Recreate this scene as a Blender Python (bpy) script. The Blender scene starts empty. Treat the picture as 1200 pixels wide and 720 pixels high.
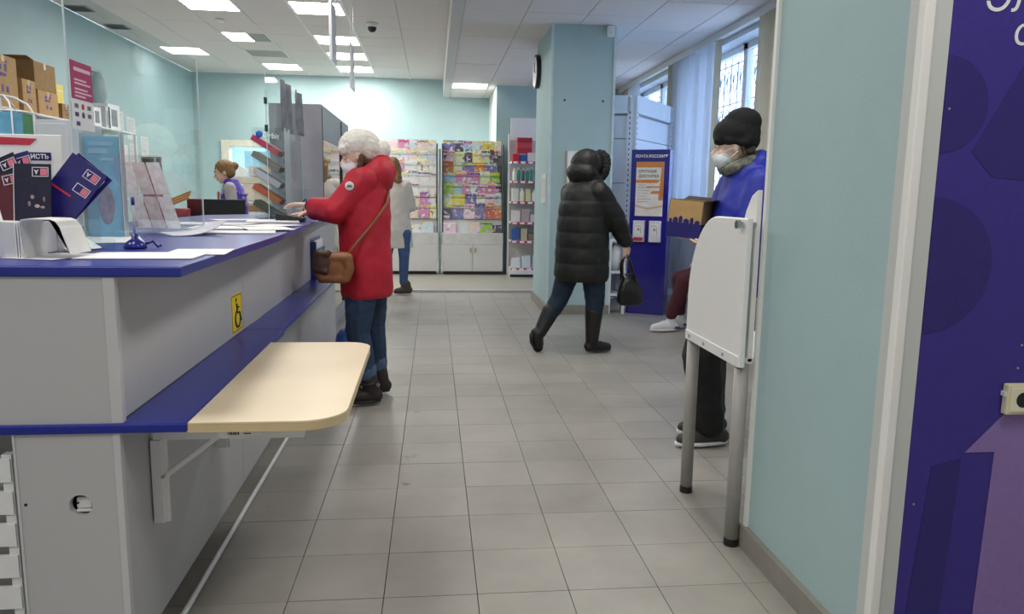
import bpy, bmesh, math, random
from mathutils import Vector, Matrix, noise
random.seed(7)
PI = math.pi
SC = bpy.context.scene
COL = SC.collection

def lin(h):
    h = h.lstrip('#')
    v = [int(h[i:i+2], 16)/255 for i in (0, 2, 4)]
    return tuple((x/12.92 if x <= .04045 else ((x+.055)/1.055)**2.4) for x in v) + (1.0,)

# ---------------------------------------------------------------- camera
cd = bpy.data.cameras.new('camera'); cam = bpy.data.objects.new('camera', cd); COL.objects.link(cam)
cd.sensor_fit = 'HORIZONTAL'; cd.sensor_width = 36; cd.lens = 873.2/1200*36; cd.clip_start = .05
PT, RL, YW, CH = .1485, .0152, .1057, 1.278
cy, sy, cp, sp = math.cos(YW), math.sin(YW), math.cos(PT), math.sin(PT)
fw = Vector((sy*cp, cy*cp, -sp)); rt = Vector((cy, -sy, 0)); up = rt.cross(fw)
r2 = rt*math.cos(RL) + up*math.sin(RL); u2 = -rt*math.sin(RL) + up*math.cos(RL)
cam.matrix_world = Matrix(((r2.x, u2.x, -fw.x, 0), (r2.y, u2.y, -fw.y, 0), (r2.z, u2.z, -fw.z, CH), (0, 0, 0, 1)))
SC.camera = cam
# ---------------------------------------------------------------- world, exposure
w = bpy.data.worlds.new('world'); SC.world = w; w.use_nodes = True
bg = w.node_tree.nodes['Background']; bg.inputs[0].default_value = lin('#cfdcf0'); bg.inputs[1].default_value = 6.0
SC.view_settings.view_transform = 'Standard'; SC.view_settings.look = 'None'
SC.view_settings.gamma = 1; SC.view_settings.exposure = 0.35
LAMP = 20.0         # strength of a lit ceiling panel

# ---------------------------------------------------------------- materials
MATS = {}
def mat(name, col, rough=.55, metal=0, noise_amt=.06, noise_scale=12, bump=0, bump_scale=80, spec=.5, col2=None, coat=0, transl=0):
    if name in MATS: return MATS[name]
    m = bpy.data.materials.new(name); m.use_nodes = True; MATS[name] = m
    nt = m.node_tree; N = nt.nodes; L = nt.links; p = N['Principled BSDF']
    c = lin(col) if isinstance(col, str) else col
    p.inputs['Roughness'].default_value = rough; p.inputs['Metallic'].default_value = metal
    p.inputs['Specular IOR Level'].default_value = spec; p.inputs['Coat Weight'].default_value = coat
    tc = N.new('ShaderNodeTexCoord'); nz = N.new('ShaderNodeTexNoise')
    nz.inputs['Scale'].default_value = noise_scale; nz.inputs['Detail'].default_value = 4
    L.new(tc.outputs['Object'], nz.inputs['Vector'])
    cr = N.new('ShaderNodeValToRGB')
    if col2: a, b = c, lin(col2)
    else:
        a = tuple(max(0, x*(1-noise_amt)) for x in c[:3])+(1,); b = tuple(min(1, x*(1+noise_amt)) for x in c[:3])+(1,)
    cr.color_ramp.elements[0].position = .35; cr.color_ramp.elements[0].color = a
    cr.color_ramp.elements[1].position = .65; cr.color_ramp.elements[1].color = b
    L.new(nz.outputs['Fac'], cr.inputs[0]); L.new(cr.outputs[0], p.inputs['Base Color'])
    if bump:
        n2 = N.new('ShaderNodeTexNoise'); n2.inputs['Scale'].default_value = bump_scale; L.new(tc.outputs['Object'], n2.inputs['Vector'])
        bp = N.new('ShaderNodeBump'); bp.inputs['Strength'].default_value = bump; bp.inputs['Distance'].default_value = .01
        L.new(n2.outputs['Fac'], bp.inputs['Height']); L.new(bp.outputs[0], p.inputs['Normal'])
    if transl:
        t = N.new('ShaderNodeBsdfTranslucent'); t.inputs[0].default_value = c
        mx = N.new('ShaderNodeMixShader'); mx.inputs[0].default_value = transl
        L.new(p.outputs[0], mx.inputs[1]); L.new(t.outputs[0], mx.inputs[2]); L.new(mx.outputs[0], N['Material Output'].inputs[0])
    return m
def emit(name, col, s):
    m = bpy.data.materials.new(name); m.use_nodes = True; nt = m.node_tree
    e = nt.nodes.new('ShaderNodeEmission'); e.inputs[0].default_value = lin(col); e.inputs[1].default_value = s
    nt.links.new(e.outputs[0], nt.nodes['Material Output'].inputs[0]); return m
def clear(name, tint='#f4fafa', refl=.5, rough=.02, base=.04):
    m = bpy.data.materials.new(name); m.use_nodes = True; nt = m.node_tree; N = nt.nodes; L = nt.links
    t = N.new('ShaderNodeBsdfTransparent'); t.inputs[0].default_value = lin(tint)
    g = N.new('ShaderNodeBsdfGlossy'); g.inputs['Roughness'].default_value = rough
    lw = N.new('ShaderNodeLayerWeight'); lw.inputs[0].default_value = .35
    ma = N.new('ShaderNodeMath'); ma.operation = 'MULTIPLY_ADD'; ma.inputs[1].default_value = refl; ma.inputs[2].default_value = base
    L.new(lw.outputs['Fresnel'], ma.inputs[0])
    mx = N.new('ShaderNodeMixShader'); L.new(ma.outputs[0], mx.inputs[0]); L.new(t.outputs[0], mx.inputs[1]); L.new(g.outputs[0], mx.inputs[2])
    L.new(mx.outputs[0], N['Material Output'].inputs[0]); return m

M_TEAL = mat('teal_paint', '#a8c3c6', .6, noise_amt=.025, noise_scale=3, bump=.08, bump_scale=150)
M_WHITEP = mat('white_paint', '#e6e8e6', .5, noise_amt=.02)
M_CEIL = mat('ceiling_tile', '#e2dbd9', .8, noise_amt=.03, noise_scale=40, bump=.1, bump_scale=300)
M_TEE = mat('ceiling_tee', '#b0aeae', .5)
M_TEEW = mat('white_tee', '#eeeeee', .5)
M_GROUT = mat('grout', '#6d6a67', .8, noise_amt=.2)
M_FLOORB = mat('beige_lino', '#a39f92', .35, noise_amt=.06, noise_scale=5)
M_BASE = mat('plinth_grey', '#8d8a82', .55, noise_amt=.06)
M_GREYLAM = mat('grey_laminate', '#b9b9bb', .45, noise_amt=.015, noise_scale=200)
M_GREYEDGE = mat('grey_edge', '#c6c6c8', .45, noise_amt=.015)
M_BLUELAM = mat('blue_laminate', '#15258c', .35, noise_amt=.05, noise_scale=150, coat=.15)
M_DARK = mat('dark_plinth', '#4b4a48', .6)
M_BEECH = mat('pale_beech', '#e3d3b4', .4, noise_amt=.04, noise_scale=4)
M_BEECHE = mat('beech_edge', '#d2bd92', .45)
M_WMETAL = mat('white_metal', '#e4e5e6', .35, noise_amt=.02)
M_GMETAL = mat('grey_metal', '#a19e9a', .4, metal=0, noise_amt=.04)
M_CHROME = mat('chrome', '#c8c8c8', .15, metal=1)
M_BLACK = mat('black_plastic', '#17171a', .4)
M_PAPER = mat('paper', '#efefee', .7, noise_amt=.02)
M_PAPER2 = mat('grey_paper', '#d6d7d8', .7, noise_amt=.03)
M_CARD = mat('cardboard', '#b99563', .75, noise_amt=.06, noise_scale=20)
M_CARDD = mat('cardboard_dark', '#9a7a50', .8, noise_amt=.08)
M_NAVY = mat('navy_print', '#23206b', .35, noise_amt=.08, noise_scale=20)
M_NAVYD = mat('navy_dark_print', '#151433', .35, noise_amt=.2, noise_scale=30)
M_RED = mat('red_print', '#c03048', .45)
M_MAGENTA = mat('magenta_print', '#b02a60', .45)
M_YELLOW = mat('yellow_sign', '#f0d21c', .45, noise_amt=.02)
M_PURPLE = mat('purple_ink', '#4b3390', .6)
M_SKIN = mat('skin', '#e3bfa9', .5, noise_amt=.05, noise_scale=30)
M_HAIR = mat('brown_hair', '#5a4330', .6, noise_amt=.3, noise_scale=60)
M_HAIRF = mat('fair_hair', '#8a6a42', .6, noise_amt=.25, noise_scale=60)
M_WHITE = mat('white_plastic', '#ececec', .35, noise_amt=.01)
M_EYE = mat('eye_white', '#e8e4de', .2); M_IRIS = mat('iris', '#2b2420', .2)
M_LIP = mat('lip', '#b06a62', .5)
M_ACRYL = clear('acrylic', '#f8fbfb', .14, .03, .015)
M_ACRED = mat('acrylic_edge', '#dfeaec', .2, transl=.4)
M_GLASS = clear('window_glass', '#eaf3fb', .35, .01, .04)
M_LAMPD = emit('soft_diffuser', '#fffaf4', LAMP*.35)
M_LAMPB = emit('bright_diffuser', '#fffaf4', LAMP*2.3)
M_LAMP = emit('lamp_diffuser', '#fffaf4', LAMP)

def cover_mat(name, patches=9.0, sat=1.0):
    m = bpy.data.materials.new(name); m.use_nodes = True; nt = m.node_tree; N = nt.nodes; L = nt.links; p = N['Principled BSDF']
    p.inputs['Roughness'].default_value = .35
    oi = N.new('ShaderNodeObjectInfo'); tc = N.new('ShaderNodeTexCoord')
    off = N.new('ShaderNodeVectorMath'); off.operation = 'SCALE'; off.inputs[3].default_value = 1
    L.new(tc.outputs['Object'], off.inputs[0])
    ad = N.new('ShaderNodeVectorMath'); ad.operation = 'ADD'; L.new(off.outputs[0], ad.inputs[0])
    cmb = N.new('ShaderNodeCombineXYZ'); ml = N.new('ShaderNodeMath'); ml.operation = 'MULTIPLY'; ml.inputs[1].default_value = 37
    L.new(oi.outputs['Random'], ml.inputs[0]); L.new(ml.outputs[0], cmb.inputs[0]); L.new(ml.outputs[0], cmb.inputs[2]); L.new(cmb.outputs[0], ad.inputs[1])
    vo = N.new('ShaderNodeTexVoronoi'); vo.inputs['Scale'].default_value = patches; L.new(ad.outputs[0], vo.inputs['Vector'])
    hs = N.new('ShaderNodeHueSaturation'); hs.inputs['Saturation'].default_value = .5*sat; hs.inputs['Value'].default_value = .95; L.new(vo.outputs['Color'], hs.inputs['Color'])
    nz = N.new('ShaderNodeTexNoise'); nz.inputs['Scale'].default_value = patches*1.3; L.new(ad.outputs[0], nz.inputs['Vector'])
    gt = N.new('ShaderNodeMath'); gt.operation = 'GREATER_THAN'; gt.inputs[1].default_value = .56; L.new(nz.outputs['Fac'], gt.inputs[0])
    mx = N.new('ShaderNodeMix'); mx.data_type = 'RGBA'; L.new(gt.outputs[0], mx.inputs[0]); L.new(oi.outputs['Color'], mx.inputs[6]); L.new(hs.outputs[0], mx.inputs[7])
    # title strip near the top of the cover, broken up like lettering
    sx = N.new('ShaderNodeSeparateXYZ'); L.new(tc.outputs['Generated'], sx.inputs[0])
    t1 = N.new('ShaderNodeMath'); t1.operation = 'GREATER_THAN'; t1.inputs[1].default_value = .80; L.new(sx.outputs[2], t1.inputs[0])
    t2 = N.new('ShaderNodeMath'); t2.operation = 'LESS_THAN'; t2.inputs[1].default_value = .93; L.new(sx.outputs[2], t2.inputs[0])
    n3 = N.new('ShaderNodeTexNoise'); n3.inputs['Scale'].default_value = 70; L.new(ad.outputs[0], n3.inputs['Vector'])
    t3 = N.new('ShaderNodeMath'); t3.operation = 'GREATER_THAN'; t3.inputs[1].default_value = .47; L.new(n3.outputs['Fac'], t3.inputs[0])
    a1 = N.new('ShaderNodeMath'); a1.operation = 'MULTIPLY'; L.new(t1.outputs[0], a1.inputs[0]); L.new(t2.outputs[0], a1.inputs[1])
    a2 = N.new('ShaderNodeMath'); a2.operation = 'MULTIPLY'; L.new(a1.outputs[0], a2.inputs[0]); L.new(t3.outputs[0], a2.inputs[1])
    cr = N.new('ShaderNodeValToRGB'); cr.color_ramp.interpolation = 'CONSTANT'
    e = cr.color_ramp.elements; e[0].color = lin('#f4f0ea'); e[1].position = .35; e[1].color = lin('#b8204a')
    x = e.new(.55); x.color = lin('#2b2f7a'); x = e.new(.75); x.color = lin('#f6e04a')
    L.new(oi.outputs['Random'], cr.inputs[0])
    m2 = N.new('ShaderNodeMix'); m2.data_type = 'RGBA'; L.new(a2.outputs[0], m2.inputs[0]); L.new(mx.outputs[2], m2.inputs[6]); L.new(cr.outputs[0], m2.inputs[7])
    L.new(m2.outputs[2], p.inputs['Base Color']); return m
M_COVER = cover_mat('magazine_cover', 13)
M_NEWS = cover_mat('newsprint', 40, .12)
def objcol(name, rough=.4):
    m = bpy.data.materials.new(name); m.use_nodes = True; nt = m.node_tree; oi = nt.nodes.new('ShaderNodeObjectInfo')
    nz = nt.nodes.new('ShaderNodeTexNoise'); nz.inputs['Scale'].default_value = 30
    mp = nt.nodes.new('ShaderNodeMapRange'); mp.inputs[3].default_value = .9; mp.inputs[4].default_value = 1.08
    mul = nt.nodes.new('ShaderNodeMix'); mul.data_type = 'RGBA'; mul.blend_type = 'MULTIPLY'; mul.inputs[0].default_value = 1
    nt.links.new(nz.outputs['Fac'], mp.inputs[0]); nt.links.new(oi.outputs['Color'], mul.inputs[6]); nt.links.new(mp.outputs[0], mul.inputs[7])
    nt.links.new(mul.outputs[2], nt.nodes['Principled BSDF'].inputs['Base Color']); nt.nodes['Principled BSDF'].inputs['Roughness'].default_value = rough
    return m
M_OBJ = objcol('coloured_pack')

# floor tile: colour differs from tile to tile, dirt and scuffs on it
def tile_mat():
    m = bpy.data.materials.new('floor_tile'); m.use_nodes = True; nt = m.node_tree; N = nt.nodes; L = nt.links; p = N['Principled BSDF']
    ge = N.new('ShaderNodeNewGeometry'); oi = N.new('ShaderNodeObjectInfo')
    nz = N.new('ShaderNodeTexNoise'); nz.inputs['Scale'].default_value = 2.2; nz.inputs['Detail'].default_value = 8; nz.inputs['Roughness'].default_value = .65; L.new(ge.outputs['Position'], nz.inputs[0])
    cr = N.new('ShaderNodeValToRGB'); cr.color_ramp.elements[0].position = .3; cr.color_ramp.elements[0].color = lin('#8f8c85')
    cr.color_ramp.elements[1].position = .7; cr.color_ramp.elements[1].color = lin('#a4a19a'); L.new(nz.outputs['Fac'], cr.inputs[0])
    mr = N.new('ShaderNodeMapRange'); mr.inputs[3].default_value = .94; mr.inputs[4].default_value = 1.05; L.new(oi.outputs['Random'], mr.inputs[0])
    mu = N.new('ShaderNodeMix'); mu.data_type = 'RGBA'; mu.blend_type = 'MULTIPLY'; mu.inputs[0].default_value = 1; L.new(cr.outputs[0], mu.inputs[6]); L.new(mr.outputs[0], mu.inputs[7])
    n2 = N.new('ShaderNodeTexNoise'); n2.inputs['Scale'].default_value = 5.5; n2.inputs['Detail'].default_value = 3; L.new(ge.outputs['Position'], n2.inputs[0])
    c2 = N.new('ShaderNodeValToRGB'); c2.color_ramp.elements[0].position = .24; c2.color_ramp.elements[0].color = (.55, .53, .5, 1); c2.color_ramp.elements[1].position = .29; c2.color_ramp.elements[1].color = (1, 1, 1, 1); L.new(n2.outputs['Fac'], c2.inputs[0])
    m3 = N.new('ShaderNodeMix'); m3.data_type = 'RGBA'; m3.blend_type = 'MULTIPLY'; m3.inputs[0].default_value = 1; L.new(mu.outputs[2], m3.inputs[6]); L.new(c2.outputs[0], m3.inputs[7])
    L.new(m3.outputs[2], p.inputs['Base Color'])
    r = N.new('ShaderNodeMapRange'); r.inputs[3].default_value = .32; r.inputs[4].default_value = .5; L.new(nz.outputs['Fac'], r.inputs[0]); L.new(r.outputs[0], p.inputs['Roughness'])
    return m
M_TILE = tile_mat()

# ---------------------------------------------------------------- object helpers
WM = {}   # object name -> world matrix
def tag(o, label=None, cat=None, group=None, kind=None):
    if label: o['label'] = label
    if cat: o['category'] = cat
    if group: o['group'] = group
    if kind: o['kind'] = kind
    return o
def thing(name, label, cat, loc=(0, 0, 0), rz=0, group=None):
    o = bpy.data.objects.new(name, None); COL.objects.link(o); o.empty_display_size = .1
    o.location = loc; o.rotation_euler = (0, 0, rz)
    WM[o.name] = Matrix.Translation(loc) @ Matrix.Rotation(rz, 4, 'Z')
    return tag(o, label, cat, group)
def link(name, me, parent=None, local=False):
    o = bpy.data.objects.new(name, me); COL.objects.link(o)
    if parent is not None:
        o.parent = parent; WM[o.name] = WM[parent.name]
        if not local: me.transform(WM[parent.name].inverted())
    else: WM[o.name] = Matrix.Identity(4)
    return o
def basis(z, x=None):
    z = Vector(z).normalized()
    a = Vector(x) if x is not None else (Vector((0, 0, 1)) if abs(z.z) < .9 else Vector((1, 0, 0)))
    xx = (a - z*a.dot(z)).normalized(); yy = z.cross(xx)
    return xx, yy, z
class MB:
    def __init__(s): s.bm = bmesh.new()
    def quad(s, pts):
        s.bm.faces.new([s.bm.verts.new(p) for p in pts]); return s
    def box(s, a, b, bev=0, mtx=None):
        x0, y0, z0 = [min(a[i], b[i]) for i in range(3)]; x1, y1, z1 = [max(a[i], b[i]) for i in range(3)]
        vs = [s.bm.verts.new(p) for p in ((x0, y0, z0), (x1, y0, z0), (x1, y1, z0), (x0, y1, z0), (x0, y0, z1), (x1, y0, z1), (x1, y1, z1), (x0, y1, z1))]
        fs = [s.bm.faces.new([vs[i] for i in f]) for f in ((3, 2, 1, 0), (4, 5, 6, 7), (0, 1, 5, 4), (1, 2, 6, 5), (2, 3, 7, 6), (3, 0, 4, 7))]
        if bev:
            es = list({e for f in fs for e in f.edges})
            r = bmesh.ops.bevel(s.bm, geom=es, offset=bev, segments=2, affect='EDGES', profile=.5)
            vs = list({v for f in r['faces'] for v in f.verts} | {v for v in vs if v.is_valid})
        if mtx is not None:
            for v in vs: v.co = mtx @ v.co
        return s
    def prism(s, poly, vec, bev=0):
        vec = Vector(vec); a = [s.bm.verts.new(p) for p in poly]; b = [s.bm.verts.new(Vector(p)+vec) for p in poly]; n = len(poly)
        fs = [s.bm.faces.new(a[::-1]), s.bm.faces.new(b)]
        for i in range(n): fs.append(s.bm.faces.new((a[i], a[(i+1) % n], b[(i+1) % n], b[i])))
        bmesh.ops.recalc_face_normals(s.bm, faces=fs)
        if bev: bmesh.ops.bevel(s.bm, geom=list(fs[0].edges)+list(fs[1].edges), offset=bev, segments=2, affect='EDGES', profile=.5)
        return s
    def rings(s, rr, caps=True):
        vr = [[s.bm.verts.new(p) for p in r] for r in rr]; n = len(vr[0])
        for a, b in zip(vr, vr[1:]):
            for i in range(n): s.bm.faces.new((a[i], a[(i+1) % n], b[(i+1) % n], b[i]))
        if caps: s.bm.faces.new(vr[0][::-1]); s.bm.faces.new(vr[-1])
        return s
    def tube(s, pts, r, n=8, caps=True, closed=False):
        pts = [Vector(p) for p in pts]; rs = r if isinstance(r, (list, tuple)) else [r]*len(pts); rr = []; px = None
        for i, p in enumerate(pts):
            t = (pts[min(i+1, len(pts)-1)] - pts[max(i-1, 0)])
            xx, yy, _ = basis(t, px); px = xx
            rr.append([p + (xx*math.cos(2*PI*k/n)+yy*math.sin(2*PI*k/n))*rs[i] for k in range(n)])
        return s.rings(rr, caps)
    def cyl(s, a, b, r, r1=None, n=16): return s.tube([a, b], [r, r if r1 is None else r1], n)
    def lathe(s, c, prof, n=20):
        c = Vector(c); return s.rings([[c+Vector((r*math.cos(2*PI*k/n), r*math.sin(2*PI*k/n), z)) for k in range(n)] for r, z in prof])
    def ell(s, c, r, m=None, n=16):
        mt = Matrix.Translation(c) @ (m.to_4x4() if m is not None else Matrix.Identity(4)) @ Matrix.Diagonal((*r, 1))
        bmesh.ops.create_uvsphere(s.bm, u_segments=n, v_segments=max(6, n//2+2), radius=1, matrix=mt); return s
    def mesh(s, name, m, smooth=False):
        bmesh.ops.recalc_face_normals(s.bm, faces=s.bm.faces)
        me = bpy.data.meshes.new(name); s.bm.to_mesh(me); s.bm.free()
        if m is not None: me.materials.append(m)
        if smooth:
            for p in me.polygons: p.use_smooth = True
        return me
    def build(s, name, m, parent=None, smooth=False, local=False):
        return link(name, s.mesh(name, m, smooth), parent, local)
def copy_tree(o, parent=None):
    c = o.copy(); COL.objects.link(c)
    if parent is not None: c.parent = parent
    for ch in list(o.children): copy_tree(ch, c)
    return c
def bx(name, a, b, m, parent=None, bev=0): return MB().box(a, b, bev).build(name, m, parent)
def struct(o): o['kind'] = 'structure'; return o
def sbox(name, a, b, m): return struct(bx(name, a, b, m))
def sroot(name, loc=(0, 0, 0)):
    o = bpy.data.objects.new(name, None); COL.objects.link(o); o.location = loc; WM[o.name] = Matrix.Translation(loc); o['kind'] = 'structure'; return o
def text(name, s, size, pos, xdir, updir, m, parent, ext=.0006, shear=0, bold=0, align='LEFT', sx=1):
    cu = bpy.data.curves.new(name, 'FONT'); cu.body = s; cu.size = size; cu.extrude = ext; cu.shear = shear; cu.offset = bold; cu.align_x = align
    t = bpy.data.objects.new(name, cu); COL.objects.link(t)
    xx = Vector(xdir).normalized(); uu = Vector(updir).normalized(); zz = xx.cross(uu)
    t.matrix_world = Matrix(((xx.x*sx, uu.x, zz.x, pos[0]), (xx.y*sx, uu.y, zz.y, pos[1]), (xx.z*sx, uu.z, zz.z, pos[2]), (0, 0, 0, 1)))
    dg = bpy.context.evaluated_depsgraph_get(); me = bpy.data.meshes.new_from_object(t.evaluated_get(dg))
    me.transform(t.matrix_world); bpy.data.objects.remove(t); bpy.data.curves.remove(cu)
    me.materials.clear(); me.materials.append(m)
    return link(name, me, parent)

# ================================================================ SETTING
YB = 14.15; XL = -4.26; XR = 3.12; YN = -2.2; ZL = 3.36; ZR = 3.05; YE = 12.48; XE = 1.02
# --- floor
fl = sroot('floor')
MB().box((XL, YN, -.05), (XR+.3, 10.06, -.012)).build('screed', M_GROUT, fl)
bx('lino', (XL, 10.06, -.05), (XR+.3, YB+2.6, -.001), M_FLOORB, fl)
bx('threshold_strip', (-.95, 10.03, -.012), (1.6, 10.075, .003), mat('strip_metal', '#e8e8e6', .3), fl)
bx('work_floor', (XL, 2.0, -.012), (-.96, 10.06, -.002), M_FLOORB, fl)
TG = .3
tme = MB().box((.0012, .0012, -.012), (TG-.0012, TG-.0012, 0), .0008).mesh('tile', M_TILE)
cells = []
for r in range(-12, 33):
    for c in range(-3, 13):
        x = (c-1.5336)*TG; y = (r+7.487)*TG - 12*0
        if y+TG > 10.03 or x+TG < -.96: continue
        cells.append((math.hypot(x, y-0) if y > 1.6 else 50+abs(y), x, y))
cells.sort()
rest = MB()
for k, (d, x, y) in enumerate(cells):
    if k < 298:
        o = bpy.data.objects.new('tile', tme); COL.objects.link(o); o.parent = fl; o.location = (x, y, random.uniform(-.0006, .0003))
    else: rest.box((x+.0012, y+.0012, -.012), (x+TG-.0012, y+TG-.0012, 0))
rest.build('far_tiles', M_TILE, fl)['kind'] = 'stuff'
# --- walls
sbox('wall_left', (XL-.15, YN, 0), (XL, YB+.15, ZL), M_TEAL)
wb = sroot('wall_back')
for a, b in (((XL, YB, 0), (-3.68, YB+.15, ZL)), ((-3.68, YB, 2.12), (-2.85, YB+.15, ZL)), ((-2.85, YB, 0), (XE+.15, YB+.15, ZL))):
    bx('wall_panel', a, b, M_TEAL, wb)
sbox('wall_rear', (XL, YN-.15, 0), (XR+.3, YN, ZL), mat('pale_rear_wall', '#dcdcd8', .6))
wa = sroot('wall_alcove')
bx('side_wall', (XE, YE+.15, 0), (XE+.15, YB, ZR), mat('pale_wall', '#dfe6e4', .6), wa)
bx('end_wall', (XE, YE, 0), (XR+.3, YE+.15, ZR), M_TEAL, wa)
# window wall, two openings
wr = sroot('wall_right'); M_REV = mat('reveal_paint', '#d6dde4', .6)
W1 = (6.3, 9.45); W2 = (9.8, 11.95); ZS, ZT = .95, 2.92
for a, b in (((XR, YN, 0), (XR+.3, W1[0], ZR)), ((XR, W1[0], 0), (XR+.3, W1[1], ZS)), ((XR, W1[0], ZT), (XR+.3, W1[1], ZR)),
             ((XR, W1[1], 0), (XR+.3, W2[0], ZR)), ((XR, W2[0], 0), (XR+.3, W2[1], ZS)), ((XR, W2[0], ZT), (XR+.3, W2[1], ZR)), ((XR, W2[1], 0), (XR+.3, YE, ZR))):
    bx('wall_panel', a, b, M_REV, wr)
M_IRON = mat('black_iron', '#3c4048', .5)
for i, (a, b) in enumerate((W1, W2)):
    wn = sroot('window_%d' % (i+1), (XR+.2, a, ZS)); x0, x1 = XR+.18, XR+.25; mid = a + (b-a)*.52
    f = MB()
    for p, q in (((x0, a, ZS), (x1, b, ZS+.07)), ((x0, a, ZT-.07), (x1, b, ZT)), ((x0, a, ZS), (x1, a+.07, ZT)), ((x0, b-.07, ZS), (x1, b, ZT)), ((x0, mid-.05, ZS), (x1, mid+.05, ZT))): f.box(p, q, .004)
    f.build('window_frame', M_WMETAL, wn)
    bx('pane', (x0+.03, a+.07, ZS+.07), (x0+.036, mid-.05, ZT-.07), M_GLASS, wn); bx('pane', (x0+.03, mid+.05, ZS+.07), (x0+.036, b-.07, ZT-.07), M_GLASS, wn)
    bx('window_sill', (XR-.12, a-.05, ZS-.03), (XR+.2, b+.05, ZS), M_WMETAL, wn, .004)
    g = MB(); gx = XR+.42
    for k in range(int((b-a)/.2)+1):
        y = a + k*.2; g.tube([(gx, y, ZS-.1), (gx, y, ZT+.1)], .007, 5)
        for z in (1.3, 1.75, 2.2, 2.65):
            pts = [(gx+.01, y+.1+.075*math.cos(t)*(1-.55*t/9), z+.17*math.sin(t)*(1-.55*t/9)) for t in [j*.6 for j in range(15)]]
            g.tube(pts, .006, 4)
    for z in (1.1, 1.5, 1.95, 2.4, 2.85): g.tube([(gx, a, z), (gx, b, z)], .007, 5)
    g.build('scroll_grille', M_IRON, wn)
# near pier with the poster wall
sbox('wall_pier', (1.15, 1.75, 0), (XR, 2.5, ZR), M_TEAL)
sbox('baseboard_pier', (1.128, 1.80, 0), (1.15, 2.52, .085), M_BASE)
M_TRIMW = mat('trim_white', '#eeeeea', .45, noise_amt=.01); M_TRIMG = mat('trim_grey', '#c9ccca', .45, noise_amt=.01)
tr = sroot('trim_1')
bx('cover_strip', (1.143, 1.74, 0), (1.15, 1.775, ZR), M_TRIMG, tr); bx('corner_bead', (1.141, 1.712, 0), (1.168, 1.74, ZR), M_TRIMW, tr, .004)
bx('flat_strip', (1.168, 1.722, 0), (1.215, 1.75, ZR), M_TRIMG, tr)
sbox('trim_2', (1.139, 2.487, .085), (1.152, 2.508, ZR), M_TRIMW)
# --- pillar
PX0, PX1, PY0, PY1 = 1.23, 1.895, 7.98, 9.15
pl = sroot('pillar'); bx('shaft', (PX0, PY0, 0), (PX1, PY1, ZR), M_TEAL, pl)
for x in (PX0, PX1):
    bx('corner_bead', (x-.012, PY0-.01, .1), (x+.012, PY0+.014, ZR), mat('bead', '#c4dade', .5), pl)
sk = MB(); sk.box((PX0-.02, PY0-.02, 0), (PX1+.02, PY1+.02, .1)); sk.build('skirting', M_BASE, pl)
# --- ceilings
def ceiling(name, xs, ys, z, skip, par_w):
    root = sroot(name); cache = {}
    bx('slab', (xs[0], YN, z+.03), (xs[-1], ys[-1], z+.1), M_WHITEP, root)
    bx('tee_grid', (xs[0], YN, z+.006), (xs[-1], ys[-1], z+.03), M_TEE, root)
    for i in range(len(xs)-1):
        for j in range(len(ys)-1):
            if (i, j) in skip: continue
            sxx, syy = xs[i+1]-xs[i], ys[j+1]-ys[j]; key = (round(sxx, 3), round(syy, 3))
            if key not in cache: cache[key] = MB().box((.004, .003, -.001), (sxx-.004, syy-.003, .02), .002).mesh('ceiling_tile', M_CEIL)
            o = bpy.data.objects.new('ceiling_tile', cache[key]); COL.objects.link(o); o.parent = root
            o.location = (xs[i], ys[j], z+random.uniform(-.0015, .001))
    return root
xsL = [XL, -4.02, -3.42, -2.82, -2.22, -1.62, -1.02, -.42, .19]
ysL = [8.81+.6*k for k in range(-18, 9)] + [YB]
LITL = {(5, 8.81), (5, 10.61), (5, 11.81), (5, 13.01), (3, 8.81), (3, 10.61), (3, 13.01), (1, 11.81)}
jl = lambda y: min(range(len(ysL)), key=lambda j: abs(ysL[j]-y))
cl = ceiling('ceiling', xsL, ysL, ZL, {(i, jl(y)) for i, y in LITL} | {(3, jl(11.81))} | {(i, jl(y)) for i in (3, 5) for y in (6.41, 4.01, 1.61, -.79)}, 0)
te = MB()
for x in (-1.62, -1.02): te.box((x-.012, 1, ZL-.006), (x+.012, YB, ZL+.004))
te.build('white_tee', M_TEEW, cl)
xsR = [.29+.61*k for k in range(5)] + [XR]
ysR = [12.35+.6*k for k in range(-24, 3)] + [YB]
jr = lambda y: min(range(len(ysR)), key=lambda j: abs(ysR[j]-y))
ceiling('ceiling', xsR, ysR, ZR, {(0, jr(12.35)), (1, jr(5.15)), (1, jr(2.75)), (1, jr(.35))}, 0)
sbox('trim_3', (.17, YN, ZR-.012), (.29, YB, ZL+.02), mat('soffit_paint', '#cfcdca', .6, noise_amt=.02))
sbox('trim_4', (XR-.085, 6.2, ZR-.075), (XR-.02, YE, ZR-.002), M_WMETAL)
# --- doorway and back room
dr = sroot('door_1', (-3.68, YB, 0)); fr = MB()
for a, b in (((-3.80, YB-.03, 0), (-3.66, YB+.16, 2.19)), ((-2.87, YB-.03, 0), (-2.75, YB+.16, 2.19)), ((-3.66, YB-.03, 2.08), (-2.87, YB+.16, 2.19))): fr.box(a, b, .005)
fr.build('door_frame', mat('cream_paint', '#e4dfd0', .5), dr)
br = sroot('wall_backroom'); M_BR = mat('backroom_paint', '#a9c9d6', .6)
for a, b in (((-4.2, YB+2.4, 0), (-2.3, YB+2.5, 2.7)), ((-4.3, YB+.15, 0), (-4.2, YB+2.5, 2.7)), ((-2.3, YB+.15, 0), (-2.2, YB+2.5, 2.7)), ((-4.3, YB+.15, 2.7), (-2.2, YB+2.5, 2.8))): bx('wall_panel', a, b, M_BR, br)
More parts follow.
